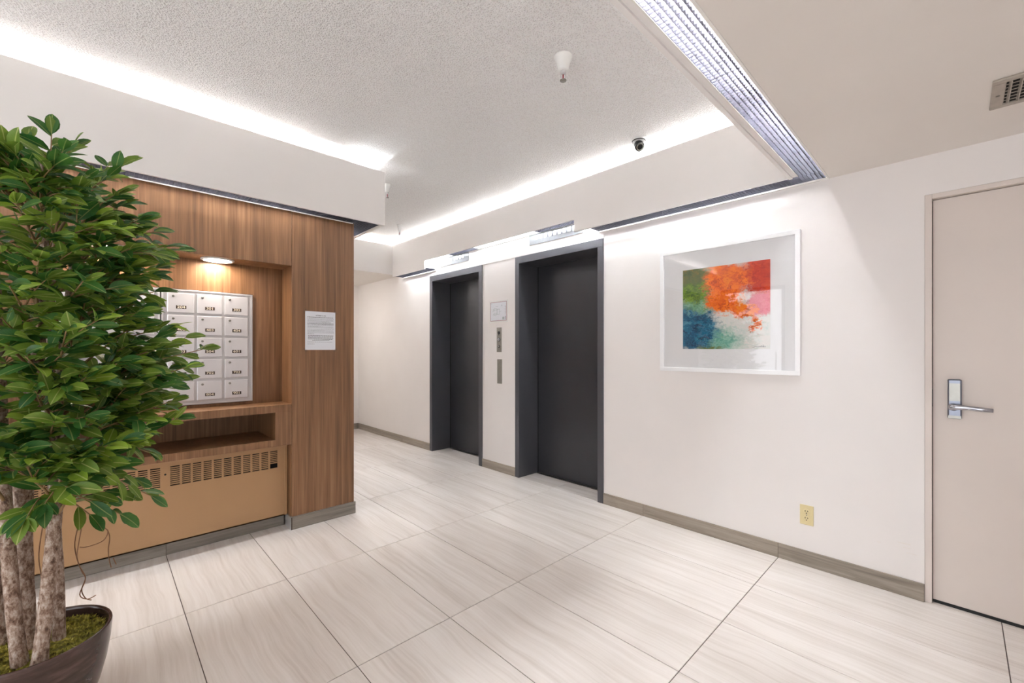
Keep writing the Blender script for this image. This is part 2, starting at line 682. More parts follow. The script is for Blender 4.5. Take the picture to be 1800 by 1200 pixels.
def tile_piece(x0, x1, y0, y1):
    key = (round(x1 - x0, 4), round(y1 - y0, 4))
    if key not in tile_cache:
        w, d = key
        b = 0.0012
        mb = MB()
        vs = [(0, 0, -0.02), (w, 0, -0.02), (w, d, -0.02), (0, d, -0.02), (0, 0, -b), (w, 0, -b), (w, d, -b), (0, d, -b),
              (b, b, 0), (w - b, b, 0), (w - b, d - b, 0), (b, d - b, 0)]
        mb.add(vs, [(0, 1, 5, 4), (1, 2, 6, 5), (2, 3, 7, 6), (3, 0, 4, 7), (4, 5, 9, 8), (5, 6, 10, 9), (6, 7, 11, 10), (7, 4, 8, 11), (8, 9, 10, 11)])
        me = mb.mesh('tile')
        me.materials.append(MATS['floor_tile'])
        tile_cache[key] = me
    o = bpy.data.objects.new('tile', tile_cache[key])
    COL.objects.link(o)
    o.parent = floor
    o.location = (x0, y0, 0)


xs = [XB] + [0.298 + TX * i for i in range(-5, 7)] + [3.45]
ys = [YB] + [2.614 + TY * j for j in range(-5, 5)] + [YE]
for i in range(len(xs) - 1):
    for j in range(len(ys) - 1):
        x0, x1, y0, y1 = xs[i] + G / 2, xs[i + 1] - G / 2, ys[j] + G / 2, ys[j + 1] - G / 2
        if x0 < XP - 0.5 and y0 > 3.6:
            continue                      # under the timber block
        if x1 - x0 > 0.03 and y1 - y0 > 0.03:
            tile_piece(x0, x1, y0, y1)

# ------------------------------------------------------------------ walls
L1 = (2.062, 3.117)   # lift entrance near (outer frame along Y)
L2 = (3.641, 4.680)   # lift entrance far
LT = 2.222            # top of lift frames
DY0, DY1, DT = -0.85, 0.122, 2.079   # service door frame

wr = MB()
for y0, y1, z0, z1 in ((YB, DY0, 0, ZC), (DY0, DY1, DT, ZC), (DY1, L1[0], 0, ZC), (L1[0], L1[1], LT, ZC), (L1[1], L2[0], 0, ZC),
                       (L2[0], L2[1], LT, ZC), (L2[1], YE, 0, ZC)):
    wr.box(XW, XW + 0.30, y0, y1, z0, z1)
wr.box(XW + 0.30, XW + 0.34, YB, YE, 0, ZC)
wall_right = struct(obj('wall_right', wr, 'wall_paint', at=(XW, 2, 0)), 'warm white painted wall holding the lifts and the picture')
obj('header_panel', MB().box(XW - 0.008, XW + 0.002, L1[0], L2[1], LT, 2.62), 'wall_paint', wall_right)
# paint chips and scuffs low beside the door frame
sc = MB()
for y, z, w, h in ((0.20, 0.27, 0.05, 0.004), (0.19, 0.25, 0.03, 0.003), (0.30, 0.245, 0.016, 0.004), (0.17, 0.225, 0.04, 0.0025)):
    sc.box(XW - 0.0006, XW + 0.001, y - w / 2, y + w / 2, z, z + h)
obj('scuff_marks', sc, 'soffit_paint', wall_right)

# corridor end wall with a white door
ED0, ED1, EDT = 1.95, 2.93, 2.10
we = MB()
we.box(XP - 0.1, ED0, YE, YE + 0.12, 0, ZC)
we.box(ED0, ED1, YE, YE + 0.12, EDT, ZC)
we.box(ED1, XW + 0.30, YE, YE + 0.12, 0, ZC)
wall_end = struct(obj('wall_end', we, 'wall_paint', at=(2.2, YE, 0)), 'end wall of the corridor')
door_2 = struct(obj('door_2', MB().box(ED0 + 0.05, ED1 - 0.05, YE + 0.03, YE + 0.075, 0.01, EDT - 0.05), 'door_white', at=(2.44, YE, 0)), 'white door at the end of the corridor')
obj('door_frame', MB().box(ED0, ED0 + 0.05, YE - 0.012, YE + 0.1, 0, EDT).box(ED1 - 0.05, ED1, YE - 0.012, YE + 0.1, 0, EDT).box(ED0 + 0.05, ED1 - 0.05, YE - 0.012, YE + 0.1, EDT - 0.05, EDT), 'door_white', door_2, bevel=0.003)
for z in (0.25, 1.05, 1.82):
    obj('hinge', MB().box(ED1 - 0.062, ED1 - 0.044, YE + 0.018, YE + 0.032, z, z + 0.10), 'steel', door_2)
obj('gap', MB().box(ED0 + 0.05, ED1 - 0.05, YE + 0.06, YE + 0.07, 0.0, 0.012), 'black', door_2)

# walls out of view that close the lobby
wb = MB().box(XB, 3.4, YB - 0.12, YB, 0, ZC)
struct(obj('wall_back', wb, 'wall_paint'), 'plain painted wall behind the viewpoint')
GD0, GD1, GDT = 2.06, 3.12, 2.40
ww = MB()
WN = (-1.7, 1.7, 0.10, 2.15)      # unseen window added beside the entrance to brighten the lobby
ww.box(XB - 0.12, XB, YB, WN[0], 0, ZC).box(XB - 0.12, XB, WN[0], WN[1], 0, WN[2]).box(XB - 0.12, XB, WN[0], WN[1], WN[3], ZC)
ww.box(XB - 0.12, XB, WN[1], GD0, 0, ZC).box(XB - 0.12, XB, GD0, GD1, GDT, ZC).box(XB - 0.12, XB, GD1, YW + 0.3, 0, ZC)
struct(obj('wall_entrance', ww, 'wall_paint'), 'painted wall around the glazed entrance door')
door_3 = struct(obj('door_3', MB().frame('x', XB - 0.09, XB - 0.03, GD0, GD1, 0, GDT, 0.06), 'black_gloss', at=(XB, 2.6, 0)), 'dark framed glazed entrance door')
obj('pane', MB().box(XB - 0.065, XB - 0.059, GD0 + 0.06, GD1 - 0.06, 0.06, GDT - 0.06), 'pane_glass', door_3)
wf = MB().frame('x', XB - 0.09, XB - 0.03, WN[0], WN[1], WN[2], WN[3], 0.05)
for ym in (-0.567, 0.567):
    wf.box(XB - 0.085, XB - 0.035, ym - 0.025, ym + 0.025, WN[2] + 0.05, WN[3] - 0.05)
fill_window_1 = struct(obj('fill_window_1', wf, 'black_gloss'), 'dark framed window added out of view for fill daylight')
for a, b in ((WN[0] + 0.05, -0.592), (-0.542, 0.542), (0.592, WN[1] - 0.05)):
    obj('pane', MB().box(XB - 0.065, XB - 0.059, a, b, WN[2] + 0.05, WN[3] - 0.05), 'pane_glass', fill_window_1)
obj('pull_bar', MB().cyl((XB - 0.01, GD0 + 0.14, 0.85), (XB - 0.01, GD0 + 0.14, 1.25), 0.012, 12).box(XB - 0.06, XB - 0.01, GD0 + 0.134, GD0 + 0.146, 0.9, 0.912).box(XB - 0.06, XB - 0.01, GD0 + 0.134, GD0 + 0.146, 1.19, 1.202), 'steel', door_3)

# ------------------------------------------------------------------ ceilings
struct(obj('ceiling', MB().box(XB, XW + 0.3, YB, YE, ZC, ZC + 0.1), 'popcorn_ceiling'), 'sprayed stipple texture ceiling of the raised coffer')
struct(obj('ceiling_lower', MB().box(XB, XW, YB, 0.50, ZL, ZL + 0.06).box(XB, XW, 0.50, 0.52, ZL, ZC), 'soffit_paint'), 'smooth painted low ceiling over the door side')
struct(obj('ceiling_corridor', MB().box(XP, XW, YR + 0.018, YE, ZL + 0.045, ZL + 0.10).box(XP, XW, YR + 0.13, YR + 0.15, ZL + 0.10, ZC), 'soffit_paint'), 'low painted ceiling of the far corridor')

# ------------------------------------------------------------------ timber clad wall with mail niche
NX = 0.99             # niche / pilaster seam
NT_, NB = 1.889, 0.899
YN = 3.535            # niche back
SX1 = 0.883           # right end of the open shelf slot
wlft = MB()
wlft.box(XB, XP - 0.006, 3.82, YE, 0, 0.89)
wlft.box(XB, XP - 0.006, 3.62, YE, 0.89, ZC)
wlft.box(SX1 + 0.03, XP - 0.006, 3.62, 3.82, 0, 0.89)
wlft.box(XB, SX1 + 0.03, 3.62, 3.82, 0, 0.60)
wlft.box(XB, XP - 0.006, YW + 0.02, 3.62, NT_ + 0.022, ZC)
wlft.box(NX + 0.02, XP - 0.006, YW + 0.02, 3.62, 0, NT_ + 0.022)
wall_left = struct(obj('wall_left', wlft, 'wall_paint', at=(0, 3.4, 0)), 'timber veneered wall with the recessed letterbox niche')
obj('pilaster_panel', MB().box(NX + 0.001, XP, YW, YW + 0.02, 0.09, 2.42), 'walnut_veneer', wall_left, bevel=0.0015)
obj('side_panel', MB().box(XP - 0.006, XP, YW + 0.02, 4.40, 0.09, 2.42), 'walnut_veneer', wall_left)
obj('upper_panel', MB().box(XB, NX - 0.001, YW, YW + 0.02, NT_, 2.42), 'walnut_veneer', wall_left, bevel=0.0015)
obj('niche_soffit', MB().box(XB, NX, YW + 0.02, YN, NT_ + 0.002, NT_ + 0.022), 'walnut_veneer', wall_left)
obj('niche_back', MB().box(XB, NX + 0.02, YN, YN + 0.02, NB - 0.05, NT_ + 0.002), 'walnut_veneer', wall_left)
obj('niche_side', MB().box(NX, NX + 0.02, YW + 0.02, YN, NB, NT_ + 0.02), 'walnut_veneer', wall_left)
obj('niche_sill', MB().box(XB, NX, YW + 0.018, YN, NB - 0.03, NB), 'walnut_veneer', wall_left)
obj('shelf_fascia', MB().box(XB, NX - 0.001, YW, YW + 0.018, 0.848, NB), 'walnut_veneer', wall_left, bevel=0.001)
obj('shelf_stile', MB().box(SX1, NX - 0.001, YW, YW + 0.018, 0.611, 0.848), 'walnut_veneer', wall_left)
obj('shelf_rail', MB().box(XB, SX1, YW, YW + 0.018, 0.611, 0.657), 'walnut_veneer', wall_left, bevel=0.001)
sl = MB()
sl.box(XB, SX1, YW + 0.018, 3.78, 0.637, 0.655).box(XB, SX1, YW + 0.018, 3.78, 0.848, 0.866).box(SX1, SX1 + 0.018, YW + 0.018, 3.78, 0.637, 0.866).box(XB, SX1 + 0.018, 3.78, 3.80, 0.637, 0.866)
obj('slot_lining', sl, 'walnut_veneer', wall_left)
obj('recess_side', MB().box(NX, NX + 0.02, YW + 0.02, 3.62, 0.09, 0.611), 'walnut_veneer', wall_left)
obj('recess_soffit', MB().box(XB, NX, YW + 0.018, 3.62, 0.611, 0.625), 'walnut_veneer', wall_left)

# ------------------------------------------------------------------ baseboards of cut tile
BH = 0.09


def base_run(name, pieces, axis, face, sgn, label, mat):
    """face: coordinate of the wall face; sgn: side the room is on"""
    root = None
    for a0, a1 in pieces:
        if axis == 'Y':
            mb = MB().box(face, face + sgn * 0.010, a0 + 0.0012, a1 - 0.0012, 0.0015, BH)
        else:
            mb = MB().box(a0 + 0.0012, a1 - 0.0012, face, face + sgn * 0.010, 0.0015, BH)
        if root is None:
            if axis == 'Y':
                rb = MB().box(face, face + sgn * 0.0085, pieces[0][0], pieces[-1][1], 0, BH - 0.001)
            else:
                rb = MB().box(pieces[0][0], pieces[-1][1], face, face + sgn * 0.0085, 0, BH - 0.001)
            root = struct(obj(name, rb, 'grout'), label)
        obj('base_tile', mb, mat, root, bevel=0.0006)
    return root


base_run('baseboard_right', [(DY1, 0.778), (0.778, 1.696), (1.696, L1[0])], 'Y', XW, -1, 'grey tile baseboard under the framed picture', 'base_tile')
base_run('baseboard_middle', [(L1[1], L2[0])], 'Y', XW, -1, 'short grey tile baseboard between the two lifts', 'base_tile')
base_run('baseboard_corridor', [(L2[1], 5.368), (5.368, 6.286), (6.286, YE)], 'Y', XW, -1, 'grey tile baseboard beyond the far lift', 'base_tile')
base_run('baseboard_end', [(ED1, XW - 0.012)], 'X', YE, -1, 'grey tile baseboard stub beside the corridor door', 'base_tile_cross')
base_run('baseboard_pilaster', [(NX, XP + 0.010)], 'X', YW, -1, 'grey tile baseboard at the foot of the timber pilaster', 'base_tile_cross')
base_run('baseboard_side', [(YW + 0.001, 3.532), (3.532, 4.40)], 'Y', XP - 0.0005, 1, 'grey tile baseboard round the timber block corner', 'base_tile')
base_run('baseboard_pilaster_return', [(YW - 0.010, 3.43)], 'Y', NX, -1, 'pale metal edged baseboard return beside the radiator', 'bright_steel')
base_run('baseboard_left', [(XB, -0.6), (-0.6, 0.298), (0.298, NX - 0.012)], 'X', 3.455, -1, 'shadowed grey tile baseboard under the radiator cover', 'base_tile_cross')

# ------------------------------------------------------------------ valances (light pelmets round the coffer)
NY0, NY1, NZ = 2.243, 4.555, 2.383
v = MB()
v.box(2.875, 2.893, 0.685, NY0, ZL, ZT).box(2.875, 2.893, NY0, NY1, NZ, ZT).box(2.875, 2.893, NY1, YR, ZL, ZT)
struct(obj('trim_1', v, 'valance_paint'), 'long white light pelmet over the lifts')
v = MB().box(XP, 2.893, YR, YR + 0.018, ZL + 0.03, ZT)
struct(obj('trim_2', v, 'valance_paint'), 'white light pelmet returning above the far corridor')
v = MB().box(XB, 1.642, 3.18, 3.195, ZL, ZT).box(1.627, 1.642, 3.195, YR, ZL, ZT)
struct(obj('trim_3', v, 'valance_paint'), 'white light pelmet wrapping the timber block')
v = MB().box(XB, 2.893, 0.667, 0.685, ZL - 0.004, ZT).box(XB, 2.893, 0.645, 0.667, ZL + 0.004, ZL + 0.05)
struct(obj('trim_4', v, 'valance_paint'), 'white light pelmet along the low ceiling edge')


# ------------------------------------------------------------------ cove lights: tubes over egg-crate louvres
def louvre(parent, x0, x1, y0, y1, z, cell=0.0195, h=0.017, t=0.0014):
    mb = MB()
    nx, ny = max(1, round((x1 - x0) / cell)), max(1, round((y1 - y0) / cell))
    for i in range(nx + 1):
        x = x0 + (x1 - x0) * i / nx
        mb.box(x - t / 2, x + t / 2, y0, y1, z, z + h)
    for j in range(ny + 1):
        y = y0 + (y1 - y0) * j / ny
        mb.box(x0, x1, y - t / 2, y + t / 2, z, z + h)
    o = obj('louvre_panel', mb, 'louvre_metal', parent)
    return o


def runs(a0, a1, step=1.22):
    n = max(1, math.ceil((a1 - a0) / step - 0.15))
    return [(a0 + (a1 - a0) * i / n, a0 + (a1 - a0) * (i + 1) / n) for i in range(n)]


def lamp(parent, p0, p1, mat='tube_glow'):
    p0, p1 = Vector(p0), Vector(p1)
    d = (p1 - p0).normalized()
    obj('fluorescent_tube', MB().cyl(p0 + d * 0.03, p1 - d * 0.03, 0.013, 12), mat, parent)
    for a, s in ((p0, 1), (p1, -1)):
        e = MB().cyl(a, a + d * s * 0.03, 0.0135, 12)
        q = a + d * s * 0.012
        e.box(q.x - 0.012, q.x + 0.012, q.y - 0.012, q.y + 0.012, q.z - 0.035, q.z)
        obj('lamp_holder', e, 'white_plastic', parent)


def cove(name, label, at):
    return thing(name, label, 'light', at, 'cove lights round the coffer')


# right: beside the low ceiling
cr = cove('cove_light', 'wide silver egg-crate louvre light along the low ceiling edge', (1.0, 0.58, ZL))
for a, b in runs(-2.2, 2.91, 1.25):
    louvre(cr, a + 0.001, b - 0.001, 0.528, 0.640, ZL + 0.006)
obj('edge_rail', MB().box(XB, XW, 0.518, 0.528, ZL - 0.002, ZL + 0.012), 'rail_white', cr)
obj('edge_rail', MB().box(XB, 2.893, 0.640, 0.646, ZL + 0.002, ZL + 0.02), 'rail_white', cr)
for a, b in runs(-2.1, 2.95, 1.26):
    lamp(cr, (a + 0.02, 0.585, 2.47), (b - 0.02, 0.585, 2.47))
# lift wall
cl = cove('cove_light', 'narrow silver louvre light over the lift wall and picture', (2.96, 3.0, ZL))
louvre(cl, 2.915, 3.030, 0.530, 1.32, ZL + 0.006)
louvre(cl, 2.897, 3.030, 1.321, 2.105, ZL + 0.006)
louvre(cl, 2.897, 3.030, NY1 + 0.003, YR - 0.003, ZL + 0.006)
louvre(cl, 2.897, 3.022, 2.25, 2.77, 2.402)
louvre(cl, 2.897, 3.022, 3.68, 4.15, 2.402)
obj('edge_rail', MB().box(3.030, XW, 0.52, 2.108, ZL - 0.004, ZL + 0.018), 'rail_white', cl)
obj('edge_rail', MB().box(3.030, XW, NY1 - 0.02, YR, ZL - 0.004, ZL + 0.018), 'rail_white', cl)
for a, b in ((2.773, 3.677), (4.153, 4.50)):
    obj('added_diffuser', MB().box(2.897, 3.022, a, b, 2.402, 2.405), 'opal_acrylic', cl)  # added opal panels that tame the overbright tube light in the notch
obj('upper_rail', MB().box(3.022, 3.034, 2.25, 4.30, 2.402, 2.414), 'rail_white', cl)
for a, b in runs(0.74, 5.30, 1.24):
    lamp(cl, (2.965, a + 0.02, 2.49), (2.965, b - 0.02, 2.49), 'tube_glow_cool')
# far return
cf = cove('cove_light', 'bright tube light behind the pelmet above the far corridor', (2.2, YR + 0.07, ZL + 0.05))
obj('tray', MB().box(XP + 0.02, XW - 0.01, YR + 0.02, YR + 0.125, ZL + 0.101, ZL + 0.113), 'rail_white', cf)
for a, b in runs(1.68, 2.90, 1.24):
    lamp(cf, (a + 0.02, YR + 0.075, 2.49), (b - 0.02, YR + 0.075, 2.49), 'tube_glow_far')
# timber wall
ct = cove('cove_light', 'narrow dark louvre light over the timber wall', (0, 3.25, ZL))
for a, b in runs(-2.3, 1.624, 1.3):
    louvre(ct, a + 0.001, b - 0.001, 3.199, 3.302, ZL + 0.004)
for a, b in runs(3.31, YR - 0.01, 1.1):
    louvre(ct, XP + 0.008, 1.624, a + 0.001, b - 0.001, ZL + 0.004)
obj('edge_rail', MB().box(XB, XP - 0.01, 3.302, YW, ZL - 0.002, ZL + 0.014), 'rail_white', ct)
obj('edge_rail', MB().box(1.606, 1.627, 3.199, YR, ZL - 0.006, ZL + 0.004), 'rail_white', ct)
for a, b in runs(-2.3, 1.16, 1.22):
    lamp(ct, (a + 0.02, 3.262, 2.49), (b - 0.02, 3.262, 2.49))
lamp(ct, (1.545, 3.42, 2.49), (1.545, 4.36, 2.49), 'tube_glow_cool')
lamp(ct, (1.545, 4.38, 2.49), (1.545, 5.32, 2.49), 'tube_glow_far')  # extra tube, added to brighten the far end of the coffer


# ------------------------------------------------------------------ lift entrances
def lift(y0, y1, label):
    t = thing('elevator_entrance', label, 'elevator', (XW, (y0 + y1) / 2, 0), 'lift entrances')
    w = 0.055
    xf, xd = XW - 0.012, 3.317
    obj('jamb', MB().box(xf, xd, y1 - w, y1, 0, LT - 0.07), 'lift_frame_paint', t, bevel=0.002)
    obj('jamb', MB().box(xf, xd, y0, y0 + w, 0, LT - 0.07), 'lift_frame_paint', t, bevel=0.002)
    obj('head', MB().box(xf, xd, y0, y1, LT - 0.07, LT), 'lift_frame_paint', t, bevel=0.002)
    obj('door_panel', MB().box(xd, xd + 0.03, y0 + 0.02, y1 - 0.02, 0.008, LT - 0.03), 'lift_paint', t)
    s = MB().box(xd - 0.035, xd, y0 + w, y1 - w, 0.0005, 0.004)
    obj('sill', s, 'steel', t)
    obj('guide_slot', MB().box(xd - 0.012, xd - 0.004, y0 + w, y1 - w, 0.004, 0.0048), 'black', t)
    obj('edge_seam', MB().box(xd - 0.006, xd, y1 - w - 0.006, y1 - w, 0.004, LT - 0.07), 'black', t)
    return t


lift(L1[0], L1[1], 'near dark grey lift entrance beside the framed picture')
lift(L2[0], L2[1], 'far dark grey lift entrance beside the corridor wall')


def indicator(y0, y1, label):
    x = XW - 0.008
    t = thing('floor_indicator', label, 'indicator', (x, (y0 + y1) / 2, 2.306), 'floor indicators above the lifts')
    obj('plate', MB().box(x - 0.006, x, y0, y1, 2.306, 2.412), 'indicator_steel', t, bevel=0.001)
    n = 9
    for i in range(n):
        yc = y0 + 0.10 + (y1 - y0 - 0.2) * i / (n - 1)
        obj('lens', MB().box(x - 0.008, x - 0.005, yc - 0.018, yc + 0.018, 2.345, 2.39), 'white_plastic', t, bevel=0.001)
    for yc in (y0 + 0.03, y1 - 0.03):
        obj('screw', MB().cyl((x - 0.0075, yc, 2.358), (x - 0.005, yc, 2.358), 0.005, 10), 'steel', t)
    return t


indicator(2.262, 2.915, 'steel floor indicator plate above the near lift')
indicator(3.878, 4.53, 'steel floor indicator plate with white lenses above the far lift')

# call station
x = XW
t = thing('call_station', 'steel call plate with round buttons between the lifts', 'call button', (x, 3.367, 1.26))
obj('plate', MB().box(x - 0.004, x, 3.330, 3.404, 1.262, 1.522), 'steel', t, bevel=0.001)
obj('key_switch', MB().cyl((x - 0.009, 3.367, 1.466), (x - 0.003, 3.367, 1.466), 0.016, 20), 'black_gloss', t)
obj('key_slot', MB().box(x - 0.0095, x - 0.0085, 3.364, 3.370, 1.438, 1.460), 'black', t)
b = obj('call_button', MB().lathe([(0.016, 0), (0.016, 0.007), (0.012, 0.010), (0.0, 0.011)], (x - 0.003, 3.367, 1.394), 20, (-1, 0, 0)), 'satin_chrome', t)
obj('ring', MB().lathe([(0.0165, 0), (0.0195, 0), (0.0195, 0.004), (0.0165, 0.004)], (x - 0.003, 3.367, 1.394), 20, (-1, 0, 0), True), 'black', b)
b = obj('call_button', MB().lathe([(0.015, 0), (0.015, 0.005), (0.0, 0.005)], (x - 0.003, 3.367, 1.322), 20, (-1, 0, 0)), 'black_gloss', t)
obj('button_lens', MB().cyl((x - 0.009, 3.367, 1.322), (x - 0.007, 3.367, 1.322), 0.006, 12), 'bright_steel', b)
for z in (1.508, 1.276):
    obj('screw', MB().cyl((x - 0.0055, 3.367, z), (x - 0.003, 3.367, z), 0.004, 10), 'satin_chrome', t)
t = thing('cover_plate', 'blank steel cover plate below the lift call buttons', 'plate', (x, 3.361, 0.93))
obj('plate', MB().box(x - 0.004, x, 3.325, 3.397, 0.930, 1.187), 'steel', t, bevel=0.001)
for z in (1.174, 0.943):
    obj('screw', MB().cyl((x - 0.0055, 3.361, z), (x - 0.003, 3.361, z), 0.004, 10), 'satin_chrome', t)

# evacuation plan in a clear holder
t = thing('evacuation_plan', 'small red bordered floor plan sign between the lifts', 'sign', (x, 3.378, 1.585))
obj('backing', MB().box(x - 0.003, x, 3.235, 3.521, 1.578, 1.808), 'white_plastic', t)
obj('sheet', MB().box(x - 0.0036, x - 0.003, 3.252, 3.504, 1.594, 1.792), 'paper', t)
obj('border', MB().frame('x', x - 0.0042, x - 0.0036, 3.250, 3.506, 1.592, 1.794, 0.0045), 'ink_red', t)
pm = MB()
xp = x - 0.0042
cy_, cz_ = 3.405, 1.69
for i in range(22):
    a0, a1 = 2 * math.pi * i / 24, 2 * math.pi * (i + 0.7) / 24
    for r in (0.036, 0.022):
        p, q = (cy_ + 0.02 + r * math.cos(a0), cz_ + r * math.sin(a0)), (cy_ + 0.02 + r * math.cos(a1), cz_ + r * math.sin(a1))
        pm.box(xp, xp + 0.0006, min(p[0], q[0]), max(p[0], q[0]) + 0.002, min(p[1], q[1]), max(p[1], q[1]) + 0.002)
for w in ((3.36, 3.40, 1.66, 1.663), (3.36, 3.40, 1.715, 1.718), (3.36, 3.363, 1.66, 1.718), (3.335, 3.36, 1.69, 1.693), (3.43, 3.47, 1.655, 1.657), (3.38, 3.42, 1.745, 1.748), (3.32, 3.328, 1.745, 1.76)):
    pm.box(xp, xp + 0.0006, *w)
obj('plan_drawing', pm, 'ink_pale', t)
lg = MB().box(xp, xp + 0.0006, 3.262, 3.272, 1.604, 1.64)
for i in range(9):
    lg.box(xp, xp + 0.0006, 3.262, 3.268 + 0.004 * (i % 3), 1.66 + i * 0.01, 1.664 + i * 0.01)
lg.box(xp, xp + 0.0006, 3.486, 3.492, 1.776, 1.782)
obj('legend', lg, 'ink_grey', t)
obj('legend_block', MB().box(xp, xp + 0.0006, 3.284, 3.315, 1.605, 1.632), 'ink_pale', t)
obj('cover', MB().box(x - 0.0075, x - 0.0060, 3.235, 3.521, 1.578, 1.808), 'pane_glass', t)

# ------------------------------------------------------------------ framed picture
t = thing('framed_picture', 'white framed abstract print of orange burst over blue and white', 'picture', (XW, 1.10, 1.133))
PY0, PY1, PZ0, PZ1 = 0.657, 1.546, 1.133, 2.010
fw = 0.027
fr = MB().frame('x', XW - 0.030, XW - 0.001, PY0, PY1, PZ0, PZ1, fw)
obj('frame', fr, 'picture_frame_white', t, bevel=0.0015)
obj('mat', MB().box(XW - 0.014, XW - 0.002, PY0 + 0.01, PY1 - 0.01, PZ0 + 0.01, PZ1 - 0.01), 'mat_board', t)
pr = MB()
QY0, QY1, QZ0, QZ1 = 0.819, 1.378, 1.293, 1.857
pr.add([(XW - 0.0150, QY1, QZ0), (XW - 0.0150, QY0, QZ0), (XW - 0.0150, QY0, QZ1), (XW - 0.0150, QY1, QZ1)], [(0, 1, 2, 3)])
me = pr.mesh('print', (XW - 0.015, 1.1, QZ0))
uvl = me.uv_layers.new(name='UVMap')
for li, uvc in enumerate(((0, 0), (1, 0), (1, 1), (0, 1))):
    uvl.data[li].uv = uvc
me.materials.append(MATS['abstract_print'])
po = bpy.data.objects.new('print', me)
COL.objects.link(po)
po.parent = t
po.location = Vector((XW - 0.015, 1.1, QZ0)) - wl(t)
# signature, a quick brush scrawl at the lower right
sg = MB()


def stroke(pts, r=0.0009):
    sg.tube([(XW - 0.0153, 0.890 - p[0], 1.303 + p[1]) for p in pts], r, 5)


stroke([(-0.035, -0.004), (-0.020, 0.002), (-0.008, 0.009)], 0.0006)
stroke([(-0.008, 0.009), (-0.006, 0.001), (-0.003, 0.008), (0.0, 0.001), (0.004, 0.008), (0.006, 0.001)])
stroke([(0.006, 0.004), (0.009, 0.009), (0.011, 0.002), (0.013, 0.008), (0.014, 0.001)])
stroke([(0.014, 0.002), (0.018, 0.009), (0.022, 0.010), (0.026, 0.009)])
stroke([(0.021, 0.011), (0.021, 0.002), (0.023, 0.001)])
stroke([(0.027, 0.008), (0.027, 0.001)])
stroke([(0.031, 0.018), (0.031, 0.001)])
stroke([(0.037, 0.009), (0.031, 0.005), (0.037, 0.001)])
stroke([(0.039, 0.006), (0.042, 0.009), (0.045, 0.006), (0.042, 0.001), (0.039, 0.006)])
obj('signature', sg, 'ink_navy', t)
obj('glazing', MB().box(XW - 0.0205, XW - 0.0185, PY0 + fw - 0.002, PY1 - fw + 0.002, PZ0 + fw - 0.002, PZ1 - fw + 0.002), 'pane_glass', t)

# ------------------------------------------------------------------ power outlet
t = thing('power_outlet', 'ivory duplex wall socket low under the picture', 'outlet', (XW, 0.630, 0.243))
obj('plate', MB().box(XW - 0.006, XW, 0.595, 0.664, 0.243, 0.361), 'ivory_plastic', t, bevel=0.003)
for zc in (0.3225, 0.2815):
    r = obj('receptacle', MB().lathe([(0.0165, 0), (0.0165, 0.003), (0.015, 0.0035), (0, 0.0035)], (XW - 0.005, 0.6295, zc), 24, (-1, 0, 0)), 'ivory_plastic', t)
    obj('slot', MB().box(XW - 0.0092, XW - 0.008, 0.6345, 0.6375, zc, zc + 0.009).box(XW - 0.0092, XW - 0.008, 0.6215, 0.6245, zc + 0.001, zc + 0.008).cyl((XW - 0.0092, 0.6295, zc - 0.008), (XW - 0.008, 0.6295, zc - 0.008), 0.003, 10), 'black', r)
obj('screw', MB().cyl((XW - 0.0075, 0.6295, 0.302), (XW - 0.005, 0.6295, 0.302), 0.003, 10), 'steel', t)

# ------------------------------------------------------------------ service door
XD = XW + 0.034
door_1 = struct(obj('door_1', MB().box(XD, XD + 0.045, DY0 + 0.03, DY1 - 0.030, 0.014, DT - 0.027), 'door_paint', at=(XW, -0.36, 0)), 'beige flush service door at the right with lever lock')
fr = MB()
fr.box(XW + 0.002, XD + 0.075, DY1 - 0.027, DY1 + 0.0, 0, DT).box(XW + 0.002, XD + 0.075, DY0, DY0 + 0.027, 0, DT).box(XW + 0.002, XD + 0.075, DY0 + 0.027, DY1 - 0.027, DT - 0.024, DT)
obj('door_frame', fr, 'door_paint', door_1, bevel=0.002)
obj('gap', MB().box(XD + 0.02, XD + 0.06, DY0 + 0.01, DY1 - 0.02, 0.0, DT - 0.01), 'black', door_1)
obj('threshold', MB().box(XD - 0.004, XD + 0.04, DY0 + 0.027, DY1 - 0.027, 0.0, 0.012), 'black', door_1)
st = obj('strike_plate', MB().box(XD - 0.016, XD + 0.004, DY1 - 0.0285, DY1 - 0.0262, 1.00, 1.085), 'black_gloss', door_1)
lp = obj('lock_body', MB().box(XD - 0.024, XD, -0.010, 0.040, 0.946, 1.142), 'lock_steel', door_1, bevel=0.006, label='satin chrome lock body')
obj('reader_face', MB().box(XD - 0.0255, XD - 0.0235, -0.004, 0.034, 1.035, 1.122), 'steel', lp)
obj('lower_cap', MB().box(XD - 0.0255, XD - 0.0235, -0.008, 0.038, 0.948, 0.962), 'steel', lp)
hd = obj('lever_hub', MB().lathe([(0.018, 0), (0.018, 0.02), (0.015, 0.03), (0.012, 0.045), (0.0, 0.047)], (XD - 0.022, 0.020, 1.005), 24, (-1, 0, 0)), 'satin_chrome', door_1)
lv = MB()
pts = [(XD - 0.058, 0.030, 1.006), (XD - 0.062, 0.010, 1.008), (XD - 0.062, -0.030, 1.008), (XD - 0.060, -0.075, 1.004), (XD - 0.056, -0.112, 1.002)]
vs, fs = [], []
hh = [0.011, 0.013, 0.011, 0.011, 0.009]
for p, h in zip(pts, hh):
    for k in range(10):
        an = 2 * math.pi * k / 10
        vs.append((p[0] + 0.007 * math.cos(an), p[1], p[2] + h * math.sin(an)))
for i in range(len(pts) - 1):
    for k in range(10):
        k2 = (k + 1) % 10
        fs.append((i * 10 + k, i * 10 + k2, (i + 1) * 10 + k2, (i + 1) * 10 + k))
fs += [tuple(range(10)), tuple(40 + k for k in reversed(range(10)))]
lv.add(vs, fs, True)
